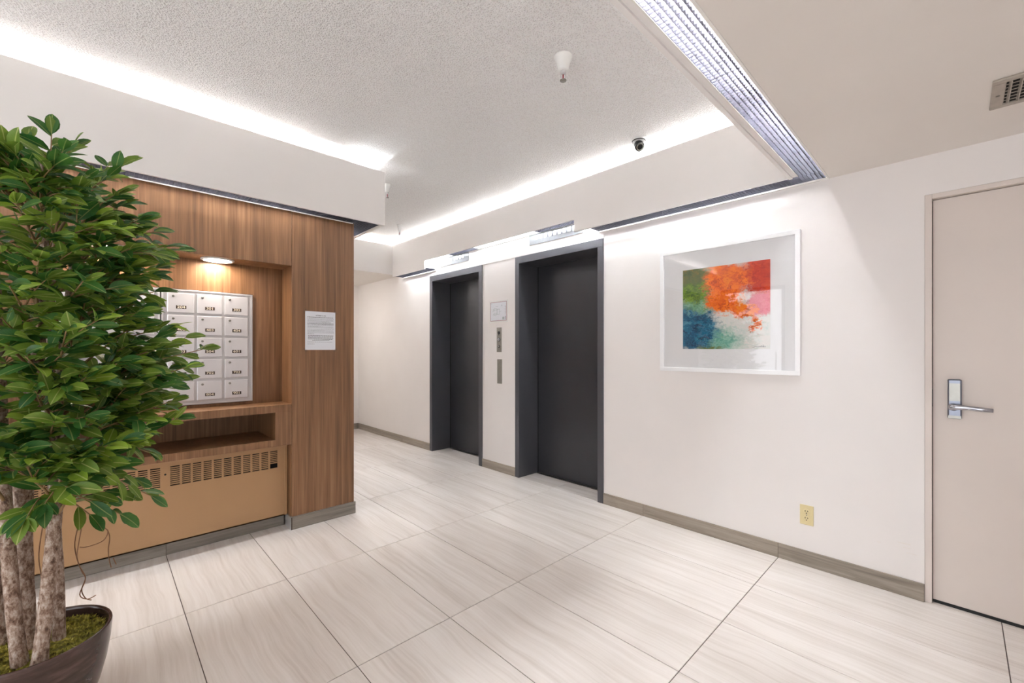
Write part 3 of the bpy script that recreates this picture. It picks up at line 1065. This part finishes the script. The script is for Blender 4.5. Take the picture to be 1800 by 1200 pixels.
obj('lever', lv, 'satin_chrome', hd)

# ------------------------------------------------------------------ ceiling vent in the low ceiling
VX0, VX1, VY0, VY1 = 2.374, 2.640, -0.62, -0.086
t = thing('ceiling_vent', 'grey louvred air vent in the low ceiling by the door', 'vent', (2.507, -0.35, ZL))
fl = MB()
z0, z1 = ZL - 0.010, ZL - 0.0005
m1, m2 = 0.028, 0.036
fl.box(VX0, VX0 + m1, VY0, VY1, z0, z1).box(VX1 - m1, VX1, VY0, VY1, z0, z1).box(VX0 + m1, VX1 - m1, VY1 - m2, VY1, z0, z1).box(VX0 + m1, VX1 - m1, VY0, VY0 + m2, z0, z1)
obj('flange', fl, 'vent_enamel', t, bevel=0.003)
obj('backing', MB().box(VX0 + 0.02, VX1 - 0.02, VY0 + 0.03, VY1 - 0.03, ZL - 0.0022, ZL - 0.0004), 'dark_void', t)
y = VY1 - m2 - 0.012
while y > VY0 + m2 + 0.005:
    obj('slat', MB().add([(VX0 + m1, y, z0 - 0.001), (VX1 - m1, y, z0 - 0.001), (VX1 - m1, y + 0.006, z1), (VX0 + m1, y + 0.006, z1),
                          (VX0 + m1, y - 0.003, z0 - 0.001), (VX1 - m1, y - 0.003, z0 - 0.001), (VX1 - m1, y + 0.003, z1), (VX0 + m1, y + 0.003, z1)],
                         [(0, 1, 2, 3), (4, 7, 6, 5), (0, 4, 5, 1), (2, 6, 7, 3), (0, 3, 7, 4), (1, 5, 6, 2)]), 'vent_enamel', t)
    y -= 0.026
cb = MB()
for i in range(1, 7):
    xx = VX0 + m1 + (VX1 - VX0 - 2 * m1) * i / 7
    cb.box(xx - 0.001, xx + 0.001, VY0 + m2, VY1 - m2, z0 + 0.003, z0 + 0.0055)
obj('cross_bars', cb, 'vent_enamel', t)
for yy in (VY1 - 0.018, VY0 + 0.018):
    obj('screw', MB().lathe([(0.006, 0), (0.004, 0.003), (0, 0.003)], (2.507, yy, z0), 12, (0, 0, -1)), 'steel', t)


# ------------------------------------------------------------------ ceiling fittings
def sprinkler(px, py, label, s=1.0):
    t = thing('sprinkler_head', label, 'sprinkler', (px, py, ZC), 'fire sprinklers on the coffer ceiling')
    dn = (0, 0, -1)
    obj('escutcheon', MB().lathe([(0.047 * s, -0.002), (0.047 * s, 0.006), (0.040 * s, 0.016), (0.031 * s, 0.045), (0.028 * s, 0.070), (0.020 * s, 0.074), (0, 0.074)], (px, py, ZC), 28, dn), 'white_plastic', t)
    obj('nozzle', MB().lathe([(0.015 * s, 0.07), (0.015 * s, 0.086), (0.010 * s, 0.09), (0.0, 0.09)], (px, py, ZC), 16, dn), 'bright_steel', t)
    fm = MB()
    z = ZC - 0.086
    for sg_ in (-1, 1):
        fm.tube([(px + sg_ * 0.012 * s * 0.7, py - sg_ * 0.012 * s * 0.7, z), (px + sg_ * 0.014 * s * 0.7, py - sg_ * 0.014 * s * 0.7, z - 0.02), (px, py, z - 0.036)], 0.0028, 6)
    obj('yoke', fm, 'bright_steel', t)
    obj('bulb', MB().lathe([(0.0, 0.088), (0.0035, 0.092), (0.0035, 0.112), (0.0, 0.118)], (px, py, ZC), 10, dn), 'ink_red', t)
    obj('deflector', MB().lathe([(0.0, 0.120), (0.017 * s, 0.121), (0.017 * s, 0.124), (0.0, 0.125)], (px, py, ZC), 16, dn), 'steel', t)
    return t


sprinkler(1.724, 1.415, 'large white sprinkler head hanging in mid ceiling')
sprinkler(1.895, 3.62, 'white sprinkler head half hidden by the timber wall pelmet corner', 0.7)
sprinkler(2.62, 4.70, 'small white sprinkler head far off above the corridor mouth', 0.7)

t = thing('security_camera', 'small black ball security camera on the ceiling over the lift pelmet', 'camera', (2.785, 1.59, ZC))
obj('base_ring', MB().lathe([(0.052, -0.002), (0.052, 0.010), (0.044, 0.020), (0.0, 0.020)], (2.785, 1.59, ZC), 32, (0, 0, -1)), 'white_plastic', t)
obj('ring_seam', MB().lathe([(0.0455, 0.0185), (0.0475, 0.0165), (0.0455, 0.0215), (0.044, 0.0215)], (2.785, 1.59, ZC), 32, (0, 0, -1), True), 'black', t)
ax = Vector((-0.45, -0.55, -0.7)).normalized()
c0 = Vector((2.785, 1.59, ZC - 0.045))
obj('ball', MB().lathe([(0.0, -0.034), (0.018, -0.030), (0.030, -0.016), (0.034, 0.0), (0.034, 0.030), (0.031, 0.036), (0.0, 0.036)], c0, 28, ax), 'black_gloss', t)
obj('lens', MB().lathe([(0.014, 0.034), (0.014, 0.039), (0.010, 0.040), (0.0, 0.038)], c0, 20, ax), 'black', t)
obj('face_ring', MB().lathe([(0.019, 0.035), (0.026, 0.035), (0.026, 0.038), (0.019, 0.038)], c0, 24, ax, True), 'steel', t)

t = thing('corridor_fill_light', 'round opal lamp added unseen behind the timber block to brighten the corridor', 'light', (2.0, 6.15, ZL + 0.045))  # unseen lamp, added to raise the brightness of the corridor
obj('base', MB().lathe([(0.17, 0.0), (0.17, 0.015), (0.0, 0.015)], (2.0, 6.15, ZL + 0.045), 32, (0, 0, -1)), 'white_plastic', t)
obj('diffuser', MB().lathe([(0.165, 0.015), (0.160, 0.04), (0.13, 0.06), (0.0, 0.07)], (2.0, 6.15, ZL + 0.045), 32, (0, 0, -1)), 'corridor_fill_glow', t)

# ------------------------------------------------------------------ niche downlights


def downlight(px, label):
    py = 3.432
    t = thing('downlight', label, 'light', (px, py, NT_), 'downlights in the letterbox niche')
    obj('trim_ring', MB().lathe([(0.078, 0.0), (0.094, 0.0), (0.094, 0.006), (0.088, 0.010), (0.078, 0.010)], (px, py, NT_ + 0.0015), 40, (0, 0, -1), True), 'white_plastic', t)
    obj('diffuser', MB().lathe([(0.078, 0.0), (0.078, 0.006), (0.0, 0.007)], (px, py, NT_ + 0.0012), 32, (0, 0, -1)), 'downlight_glow', t)


downlight(0.566, 'round lit downlight over the letterboxes near the pilaster')
downlight(0.050, 'round lit downlight over the letterboxes behind the foliage')


# ------------------------------------------------------------------ letterbox panels
def mailbox_panel(x1, numbers, label):
    cols, rows = 3, 5
    cw, rh, pw, ph = 0.141, 0.1300, 0.1555, 0.1452
    W = 0.022 * 2 + pw * (cols - 1) + cw + 0.014
    x0 = x1 - W
    zb, zt = 0.922, 1.682
    yf = YN - 0.012
    t = thing('mailbox_panel', label, 'mailbox', ((x0 + x1) / 2, YN, zb), 'letterbox panels in the niche')
    obj('body', MB().box(x0 + 0.003, x1 - 0.003, yf, YN, zb + 0.002, zt - 0.002), 'mailbox_frame', t)
    obj('rim', MB().frame('y', yf - 0.006, YN - 0.0005, x0, x1, zb, zt, 0.010), 'mailbox_frame', t, bevel=0.0015)
    obj('shadow_gap', MB().frame('y', YN - 0.0018, YN + 0.001, x0 - 0.004, x1 + 0.004, zb - 0.004, zt + 0.004, 0.006), 'dark_void', t)
    cx0 = x0 + (W - (pw * (cols - 1) + cw)) / 2
    for r in range(rows):
        for c in range(cols):
            dx = cx0 + c * pw
            dz = zt - 0.022 - rh - r * ph
            d = obj('mailbox_door', MB().box(dx, dx + cw, yf - 0.009, yf, dz, dz + rh), 'mailbox_door', t, bevel=0.004)
            obj('lock', MB().lathe([(0.0075, 0), (0.0075, 0.003), (0.006, 0.004), (0.0, 0.004)], (dx + 0.030, yf - 0.0085, dz + rh - 0.024), 14, (0, -1, 0)), 'steel', d)
            pxc, pzc = dx + cw / 2 + 0.001, dz + 0.036
            obj('number_plate', MB().box(pxc - 0.027, pxc + 0.027, yf - 0.0102, yf - 0.0088, pzc - 0.0105, pzc + 0.0105), 'plate_brown', d)
            s = numbers[r][c]
            if s:
                text_obj('number', s, 0.0225, 'ink_white', d, (pxc, yf - 0.0107, pzc), ROT_Y, sx=1.28, bold=0.0004)
    return x0


xl = mailbox_panel(0.790, [('204', '301', '302'), ('402', '403', '404'), ('503', '504', '601'), ('701', '702', '703'), ('803', '804', '901')],
                   'silver letterbox panel with numbered doors nearest the pilaster')
mailbox_panel(xl - 0.006, [('', '', '')] * 5, 'silver letterbox panel mostly hidden behind the tall plant')

# ------------------------------------------------------------------ radiator cover
t = thing('radiator_cover', 'tan enamelled radiator cover with slotted grille under the letterboxes', 'radiator', (0.2, 3.43, 0.08))
RF = 3.405
gz0, gz1 = 0.437, 0.563
secs = [(0.312, 0.925), (-0.345, 0.268), (-1.0, -0.39)]
pb = MB()
pb.box(XB + 0.02, 0.985, RF, RF + 0.012, 0.084, gz0).box(XB + 0.02, 0.985, RF, RF + 0.012, gz1, 0.608)
edges = [XB + 0.02] + [e for s_ in reversed(secs) for e in s_] + [0.985]
for i in range(0, len(edges), 2):
    pb.box(edges[i], edges[i + 1], RF, RF + 0.012, gz0, gz1)
pb.box(XB + 0.02, 0.985, RF, RF + 0.05, 0.084, 0.092)
obj('front_panel', pb, 'tan_enamel', t)
obj('end_trim', MB().box(0.968, 0.986, RF - 0.008, RF + 0.012, 0.088, 0.608), 'tan_enamel', t, bevel=0.001)
obj('cavity', MB().box(XB + 0.02, 0.985, RF + 0.03, RF + 0.035, 0.10, 0.606), 'dark_void', t)
for k, (a0, a1) in enumerate(secs):
    n = 11
    gw = (a1 - a0) / n
    gr = obj('grille', MB().frame('y', RF - 0.0004, RF + 0.006, a0 - 0.002, a1 + 0.002, gz0 - 0.002, gz1 + 0.002, 0.004), 'tan_enamel', t)
    for i in range(1, n):
        xx = a0 + gw * i
        obj('upright', MB().box(xx - 0.0055, xx + 0.0055, RF, RF + 0.008, gz0, gz1), 'tan_enamel', gr)
    ns = 10
    for j in range(1, ns):
        zz = gz0 + (gz1 - gz0) * j / ns
        obj('slat', MB().box(a0, a1 if not (k == 0 and j in (1, 2)) else a1 - gw, RF + 0.001, RF + 0.006, zz - 0.0034, zz + 0.0034), 'tan_enamel', gr)
obj('screw_hole', MB().cyl((0.290, RF - 0.0006, 0.515), (0.290, RF + 0.001, 0.515), 0.006, 12), 'black', t)

# ------------------------------------------------------------------ taped notice
t = thing('paper_notice', 'white printed notice taped to the timber pilaster', 'notice', (1.189, YW, 1.287))
NX0, NX1, NZ0, NZ1 = 1.080, 1.299, 1.287, 1.572
obj('sheet', MB().box(NX0, NX1, YW - 0.0012, YW - 0.0004, NZ0, NZ1), 'paper', t)
for (cx_, cz2, r_) in ((NX0, NZ1, 0.8), (NX1, NZ1, -0.8), (NX0, NZ0, -0.8), (NX1, NZ0, 0.8)):
    mb = MB()
    ca, sa = math.cos(r_), math.sin(r_)
    cn = [(-0.018, -0.008), (0.018, -0.008), (0.018, 0.008), (-0.018, 0.008)]
    q = [(cx_ + a * ca - b_ * sa, cz2 + a * sa + b_ * ca) for a, b_ in cn]
    mb.add([(p[0], YW - 0.0014, p[1]) for p in q] + [(p[0], YW - 0.0018, p[1]) for p in q], [(0, 1, 2, 3), (7, 6, 5, 4), (0, 4, 5, 1), (1, 5, 6, 2), (2, 6, 7, 3), (3, 7, 4, 0)])
    obj('tape', mb, 'tape_film', t)
rt = random.Random(3)


def words(mb, x0_, x1_, z, h):
    xx = x0_
    while xx < x1_ - 0.004:
        w = min(rt.uniform(0.005, 0.016), x1_ - xx)
        mb.box(xx, xx + w, YW - 0.00145, YW - 0.0011, z - h / 2, z + h / 2)
        xx += w + 0.0022


bold, thin = MB(), MB()
lx, rx = NX0 + 0.016, NX1 - 0.012
words(bold, lx, rx, 1.529, 0.0034)
z = 1.518
for i in range(9):
    words(thin if i not in (4, 5) else bold, lx, rx if i != 3 else rx - 0.02, z, 0.0022 if i not in (4, 5) else 0.003)
    z -= 0.0082
z -= 0.004
for i in range(5):
    words(thin, lx, rx if i < 4 else lx + 0.045, z, 0.0022)
    z -= 0.0088
z -= 0.003
for i in range(5):
    e = 0.004 if i < 4 else 0.034
    words(bold, lx + e, rx - e, z, 0.0036)
    z -= 0.0088
z -= 0.004
words(thin, lx, rx - 0.012, z, 0.0024)
words(thin, lx, lx + 0.05, z - 0.014, 0.0024)
obj('bold_lines', bold, 'ink_black', t)
obj('text_lines', thin, 'ink_grey', t)
text_obj('heading', 'SEPTEMBER 21, 2022', 0.0088, 'ink_black', t, ((NX0 + NX1) / 2 + 0.002, YW - 0.0014, 1.5415), ROT_Y, sx=0.95, bold=0.0001)

# ------------------------------------------------------------------ potted fig tree
PC = Vector((-0.160, 2.190, 0.0))
pot = thing('plant_pot', 'glossy dark brown ceramic pot on the floor at the lower left', 'pot', (PC.x, PC.y, 0))
prof = [(0.0, 0.004), (0.095, 0.0), (0.115, 0.004), (0.135, 0.04), (0.155, 0.10), (0.171, 0.17), (0.181, 0.24), (0.1845, 0.285), (0.1850, 0.297), (0.1835, 0.303),
        (0.1790, 0.304), (0.1750, 0.301), (0.1735, 0.292), (0.1720, 0.25), (0.165, 0.2), (0.0, 0.2)]
prof = [(r_ * 1.045, h_) for r_, h_ in prof]
obj('vessel', MB().lathe(prof, PC, 64), 'pot_glaze', pot)
obj('soil', MB().lathe([(0.0, 0.276), (0.10, 0.274), (0.160, 0.264), (0.174, 0.258), (0.168, 0.21), (0.0, 0.205)], PC, 32), 'moss', pot)

ms = MB()
rm = random.Random(11)
for i in range(8000):
    r = 0.172 * math.sqrt(rm.random())
    a = rm.uniform(0, 2 * math.pi)
    bx, by = PC.x + r * math.cos(a), PC.y + r * math.sin(a)
    bz = 0.274 + 0.010 * noise.noise(Vector((bx * 22, by * 22, 3)))
    for k in range(2):
        d = Vector((rm.uniform(-1, 1), rm.uniform(-1, 1), rm.uniform(0.15, 0.9))).normalized() * rm.uniform(0.006, 0.015)
        s = Vector((d.y, -d.x, 0))
        s = s.normalized() * rm.uniform(0.0009, 0.0022) if s.length > 1e-5 else Vector((0.002, 0, 0))
        p = Vector((bx, by, bz - 0.003))
        ms.add([p - s, p + s, p + d * 0.6 + s, p + d, p + d * 0.6 - s], [(0, 1, 2, 4), (4, 2, 3)])
mo = obj('moss', ms, 'moss', None, at=(PC.x, PC.y, 0.25))
mo['kind'] = 'stuff'
tag(mo, 'tufts of olive green moss covering the soil in the pot', 'moss')

tree = thing('fig_tree', 'tall leafy green fig tree with several pale trunks in brown pot', 'plant', (PC.x, PC.y, 0.245))
TR = [  # centre lines of the stems
    ([(-0.185, 2.10, 0.24), (-0.205, 2.11, 0.50), (-0.225, 2.14, 0.85), (-0.235, 2.17, 1.15), (-0.25, 2.2, 1.6)], [0.023, 0.021, 0.019, 0.016, 0.010]),
    ([(-0.178, 2.20, 0.24), (-0.190, 2.20, 0.50), (-0.188, 2.19, 0.85), (-0.165, 2.17, 1.15), (-0.14, 2.18, 1.55), (-0.15, 2.2, 1.95)], [0.036, 0.031, 0.028, 0.024, 0.016, 0.006]),
    ([(-0.145, 2.055, 0.24), (-0.125, 2.08, 0.50), (-0.110, 2.12, 0.75), (-0.105, 2.15, 1.0), (-0.09, 2.18, 1.35), (-0.06, 2.2, 1.75)], [0.023, 0.022, 0.021, 0.019, 0.015, 0.006]),
    ([(-0.105, 2.19, 0.24), (-0.107, 2.20, 0.50), (-0.120, 2.21, 0.80), (-0.13, 2.24, 1.2), (-0.12, 2.28, 1.7)], [0.021, 0.017, 0.015, 0.013, 0.006]),
    ([(-0.245, 2.30, 0.24), (-0.27, 2.31, 0.55), (-0.30, 2.33, 1.0), (-0.31, 2.33, 1.5), (-0.29, 2.3, 1.9)], [0.028, 0.025, 0.021, 0.015, 0.006]),
]


def smooth(pts, sub=6):
    P = [Vector(p) for p in pts]
    out = []
    for i in range(len(P) - 1):
        p0, p1, p2, p3 = P[max(i - 1, 0)], P[i], P[i + 1], P[min(i + 2, len(P) - 1)]
        for k in range(sub):
            u = k / sub
            out.append(0.5 * ((2 * p1) + (p2 - p0) * u + (2 * p0 - 5 * p1 + 4 * p2 - p3) * u * u + (3 * p1 - p0 - 3 * p2 + p3) * u ** 3))
    out.append(P[-1])
    return out


def lerp_list(v_, sub=6):
    out = []
    for i in range(len(v_) - 1):
        for k in range(sub):
            out.append(v_[i] + (v_[i + 1] - v_[i]) * k / sub)
    return out + [v_[-1]]


stems = []
for pts, rad in TR:
    sp, rr = smooth(pts), lerp_list(rad)
    rr = [r_ * (1 + 0.08 * noise.noise(p * 30)) for p, r_ in zip(sp, rr)]
    rr = [r_ * 0.88 for r_ in rr]
    rr[0] *= 1.25
    rr[1] *= 1.1
    obj('trunk', MB().tube(sp, rr, 12), 'bark', tree)
    stems.append(sp)
allp = [p for s_ in stems for p in s_]

rl = random.Random(5)
leaves = []        # (base, axis, normal, length, kind)


def add_leaf(base, ax_, nrm, L, kind=None):
    if kind is None:
        kind = rl.choices(('leaf_dark', 'leaf_mid', 'leaf_lime'), (0.40, 0.49, 0.11))[0]
    leaves.append((Vector(base), Vector(ax_).normalized(), Vector(nrm).normalized(), L, kind))


branches = []


def twig_leaves(pts, start=0.35, step=0.0235, Lr=(0.070, 0.104), kind=None):
    """alternate leaves along a twig, with a small fan at its tip"""
    P = smooth(pts, 8)
    seg = [0.0]
    for a, b_ in zip(P, P[1:]):
        seg.append(seg[-1] + (b_ - a).length)
    tot = seg[-1]
    s_ = tot * start
    side = rl.choice((-1, 1))
    while s_ < tot - 0.006:
        i = max(j for j in range(len(P)) if seg[j] <= s_)
        i = min(i, len(P) - 2)
        d = (P[i + 1] - P[i]).normalized()
        p = P[i] + d * (s_ - seg[i])
        sidev = d.cross(Vector((0, 0, 1)))
        if sidev.length < 0.2:
            sidev = d.cross(Vector((0.6, -0.7, 0)))
        sidev.normalize()
        # turn the leaf fan about the twig
        sidev = Matrix.Rotation(rl.uniform(-0.9, 0.9), 3, d) @ sidev
        an = rl.uniform(0.55, 0.95)
        ax_ = d * math.cos(an) + sidev * side * math.sin(an) + Vector((0, 0, rl.uniform(-0.40, 0.18)))
        nrm = ax_.cross(sidev * side).cross(ax_)
        up = Vector((rl.uniform(-0.7, 0.8), rl.uniform(-1.6, 0.3), 0.85))
        nrm = up - ax_.normalized() * up.dot(ax_.normalized())
        add_leaf(p, ax_, nrm, rl.uniform(*Lr) * (0.8 + 0.25 * (1 - s_ / tot)), kind)
        side = -side
        s_ += step * rl.uniform(0.75, 1.25)
    d = (P[-1] - P[-3]).normalized()
    for an in (-0.4, 0.05, 0.45):
        ax_ = Matrix.Rotation(an + rl.uniform(-0.15, 0.15), 3, 'Z') @ d
        up = Vector((rl.uniform(-0.5, 0.6), rl.uniform(-1.5, 0.0), 0.85))
        nrm = up - ax_ * up.dot(ax_)
        add_leaf(P[-1], ax_, nrm, rl.uniform(*Lr) * 0.85, kind)


def branch(tip, rise=0.10, kind=None, z_from=None, sub=3):
    tip = Vector(tip)
    zf = z_from if z_from is not None else tip.z - 0.10 - 0.35 * (tip - Vector((-0.15, 2.19, tip.z))).length
    zf = max(0.62, min(1.72, zf))
    st_ = min(allp, key=lambda p: (p - Vector((tip.x * 0.3 - 0.1, tip.y * 0.4 + 2.19 * 0.6, zf))).length)
    # stop the twig a leaf length short of the wanted outline
    d = tip - st_
    end = st_ + d * max(0.35, (d.length - 0.06) / d.length)
    mid = st_.lerp(end, 0.5) + Vector((rl.uniform(-0.02, 0.02), rl.uniform(-0.03, 0.03), rise * d.length))
    pts = [st_, st_.lerp(mid, 0.5) + Vector((0, 0, 0.015)), mid, end]
    branches.append((smooth(pts, 5), 0.0055, 0.0016))
    twig_leaves(pts, 0.38, kind=kind)
    P = smooth(pts, 8)
    for k in range(sub):
        u = 0.40 + 0.45 * (k + rl.random() * 0.6) / max(1, sub)
        p = P[int(u * (len(P) - 1))]
        dd = d.normalized()
        sd = dd.cross(Vector((0, 0, 1))).normalized() * (1 if k % 2 else -1)
        ln = rl.uniform(0.09, 0.16)
        e = p + (dd * 0.75 + sd * rl.uniform(0.35, 0.8) + Vector((0, 0, rl.uniform(-0.25, 0.3)))) .normalized() * ln
        # keep side shoots inside the outline given by the branch tip
        m = p.lerp(e, 0.5) + Vector((0, 0, 0.012))
        branches.append((smooth([p, m, e], 4), 0.003, 0.0012))
        twig_leaves([p, m, e], 0.25, 0.0215, kind=kind)


TIPS = [(-0.12, 2.20, 2.10), (-0.19, 2.3, 2.08), (-0.2, 2.0, 1.94), (0.09, 2.35, 2.08), (-0.04, 2.1, 1.91), (0.10, 2.2, 1.88), (0.2, 2.25, 1.80),
        (0.29, 2.35, 1.75), (0.11, 2.0, 1.68), (0.2, 2.2, 1.55), (0.25, 2.3, 1.42), (0.36, 2.2, 1.32), (0.29, 2.1, 1.25), (0.28, 2.3, 1.19), (0.25, 2.15, 1.12),
        (0.28, 2.25, 1.03), (0.11, 2.0, 1.0), (-0.02, 1.9, 1.24), (-0.03, 1.85, 1.54), (-0.13, 1.85, 1.59),
        (-0.17, 1.85, 1.31), (-0.1, 1.85, 1.11), (0.03, 1.95, 1.39), (-0.19, 1.9, 1.76), (0.01, 1.95, 1.73), (-0.19, 1.8, 1.5), (-0.07, 1.8, 1.38), (-0.17, 1.9, 0.98),
        (0.07, 1.95, 1.28), (0.15, 2.5, 1.58), (0.04, 2.5, 1.69), (0.01, 2.45, 1.09), (0.12, 2.35, 1.70), (0.14, 2.05, 1.46), (0.10, 2.15, 1.58),
        (0.30, 2.2, 1.37), (0.22, 2.1, 1.33), (0.25, 2.25, 1.24), (0.20, 2.05, 1.18), (0.17, 2.2, 1.29), (0.15, 2.1, 1.22), (0.22, 2.2, 1.08), (0.16, 2.3, 1.49), (0.20, 2.15, 1.64),
        (-0.05, 1.9, 1.0), (-0.15, 1.88, 1.2), (-0.22, 1.9, 1.42), (-0.1, 1.9, 1.66), (-0.18, 1.95, 1.85), (0.03, 2.0, 0.94), (0.0, 2.1, 0.88), (0.0, 2.05, 1.62), (0.07, 2.1, 1.74), (-0.2, 1.95, 1.08),
        (-0.05, 2.3, 1.85), (-0.22, 2.25, 1.98), (0.02, 2.1, 1.80), (0.10, 2.2, 1.14), (0.05, 2.05, 1.50)]
for i, tp in enumerate(TIPS):
    branch(tp, kind='leaf_lime' if i in (16, 24) else None)
# low shoots on the right
for tp, zf in (((0.2, 2.3, 0.86), 0.95), ((0.19, 2.15, 0.70), 0.88), ((0.10, 2.1, 0.665), 0.78), ((0.03, 2.2, 0.64), 0.74), ((-0.14, 1.97, 0.80), 0.80), ((-0.21, 2.0, 0.76), 0.78)):
    branch(tp, 0.16, z_from=zf, sub=1)
# the side out of frame and the back
for i in range(46):
    a = rl.uniform(math.pi * 0.42, math.pi * 1.42)
    r = rl.uniform(0.28, 0.46)
    z = rl.uniform(1.0, 2.0)
    r *= 1.0 if z < 1.7 else 0.65
    branch((-0.17 + r * math.cos(a), 2.19 + min(0.42, r * math.sin(a) * 0.95) if math.sin(a) > 0 else 2.19 + r * math.sin(a), z), sub=2)

for k, (pts, r0, r1) in enumerate(branches):
    n_ = len(pts)
    obj('branch', MB().tube(pts, [r0 + (r1 - r0) * i / (n_ - 1) for i in range(n_)], 5), 'twig', tree)

# hanging aerial roots
for pts in ([(-0.045, 2.22, 0.70), (-0.052, 2.24, 0.62), (-0.062, 2.25, 0.53), (-0.050, 2.25, 0.47), (-0.040, 2.25, 0.44), (-0.050, 2.25, 0.40), (-0.040, 2.25, 0.365), (-0.024, 2.25, 0.352)],
            [(0.0, 2.24, 0.68), (-0.008, 2.25, 0.63), (0.020, 2.25, 0.60), (0.008, 2.25, 0.565), (-0.035, 2.25, 0.555), (-0.055, 2.25, 0.56)],
            [(0.020, 2.25, 0.60), (0.026, 2.25, 0.57), (0.022, 2.25, 0.53), (0.024, 2.25, 0.49), (0.030, 2.25, 0.455)],
            [(-0.050, 2.23, 0.68), (-0.068, 2.25, 0.58), (-0.058, 2.25, 0.50), (-0.040, 2.25, 0.44), (-0.055, 2.25, 0.385), (-0.035, 2.25, 0.36), (-0.012, 2.25, 0.366)],
            [(0.036, 2.25, 0.49), (0.040, 2.25, 0.475), (0.044, 2.25, 0.462)],
            [(-0.135, 2.14, 0.74), (-0.150, 2.15, 0.60), (-0.142, 2.14, 0.50), (-0.150, 2.13, 0.44)]):
    obj('aerial_root', MB().tube(smooth(pts, 5), 0.0017, 5), 'root_fibre', tree)


def leaf_geo(L, bend, fold, wid):
    st_ = [(0.0, 0.05), (0.06, 0.10), (0.18, 0.52), (0.38, 0.92), (0.58, 1.0), (0.76, 0.84), (0.90, 0.48), (1.0, 0.02)]
    vs, fs, uv = [], [], []
    for u, w in st_:
        y = L * u
        zz = -bend * L * u * u
        hw = wid * L * 0.5 * w
        vs += [(-hw, y, zz + fold * hw), (0, y, zz), (hw, y, zz + fold * hw)]
        uv += [(0.5 - 0.5 * w, u), (0.5, u), (0.5 + 0.5 * w, u)]
    for i in range(len(st_) - 1):
        a = i * 3
        fs += [(a, a + 1, a + 4, a + 3), (a + 1, a + 2, a + 5, a + 4)]
    return vs, fs, uv


PROTO = [leaf_geo(1.0, 0.18, 0.22, 0.44), leaf_geo(1.0, 0.30, 0.30, 0.48), leaf_geo(1.0, 0.08, 0.15, 0.41), leaf_geo(1.0, 0.36, 0.40, 0.45)]


def leaf_matrix(lf):
    b, ax_, nm, L, kind = lf
    yv = ax_
    xv = yv.cross(nm).normalized()
    zv = xv.cross(yv)
    m = Matrix((xv, yv, zv)).transposed().to_4x4()
    return Matrix.Translation(b) @ m @ Matrix.Scale(L, 4)


# nothing grows through the timber wall or the low pelmet
def ok(lf):
    tip_ = lf[0] + lf[1] * lf[3]
    return max(tip_.y, lf[0].y) < 3.1 and tip_.z < 2.2 and tip_.z > 0.56


leaves = [l_ for l_ in leaves if ok(l_)]
fwd = Vector((math.cos(0.806), math.sin(0.806), 0))
rgt = Vector((math.sin(0.806), -math.cos(0.806), 0))


def shown(lf):
    p = lf[0] + lf[1] * lf[3] * 0.5 - Vector((0, 0, 1.29))
    d = p.dot(fwd)
    if d < 0.2 or abs(p.dot(rgt) / d) > 900 / 754:
        return 99 + d
    view = p.normalized()
    return d / max(0.3, abs(view.dot(lf[2])))


leaves.sort(key=shown)
pmesh = {}
for pi, (vs, fs, uv) in enumerate(PROTO):
    for kind in ('leaf_dark', 'leaf_mid', 'leaf_lime'):
        me = bpy.data.meshes.new('leaf')
        me.from_pydata(vs, [], fs)
        ul = me.uv_layers.new(name='UVMap')
        for lp_ in me.loops:
            ul.data[lp_.index].uv = uv[lp_.vertex_index]
        me.polygons.foreach_set('use_smooth', [True] * len(fs))
        me.materials.append(MATS[kind])
        pmesh[(pi, kind)] = me
root_inv = Matrix.Translation(-Vector(tree.location))
for i, lf in enumerate(leaves[:300]):
    o = bpy.data.objects.new('leaf', pmesh[(i % 4, lf[4])])
    COL.objects.link(o)
    o.parent = tree
    o.matrix_local = root_inv @ leaf_matrix(lf)
big_v, big_f, big_uv, big_m = [], [], [], []
names = ('leaf_dark', 'leaf_mid', 'leaf_lime')
for i, lf in enumerate(leaves[300:]):
    vs, fs, uv = PROTO[i % 4]
    M = root_inv @ leaf_matrix(lf)
    o0 = len(big_v)
    big_v += [tuple(M @ Vector(p)) for p in vs]
    big_f += [tuple(o0 + k for k in f) for f in fs]
    big_uv += uv
    big_m += [names.index(lf[4])] * len(fs)
me = bpy.data.meshes.new('foliage')
me.from_pydata(big_v, [], big_f)
ul = me.uv_layers.new(name='UVMap')
for lp_ in me.loops:
    ul.data[lp_.index].uv = big_uv[lp_.vertex_index]
me.polygons.foreach_set('use_smooth', [True] * len(big_f))
me.polygons.foreach_set('material_index', big_m)
for n_ in names:
    me.materials.append(MATS[n_])
fo = bpy.data.objects.new('foliage', me)
COL.objects.link(fo)
fo.parent = tree
fo['kind'] = 'stuff'
print('leaves', len(leaves), 'branches', len(branches))
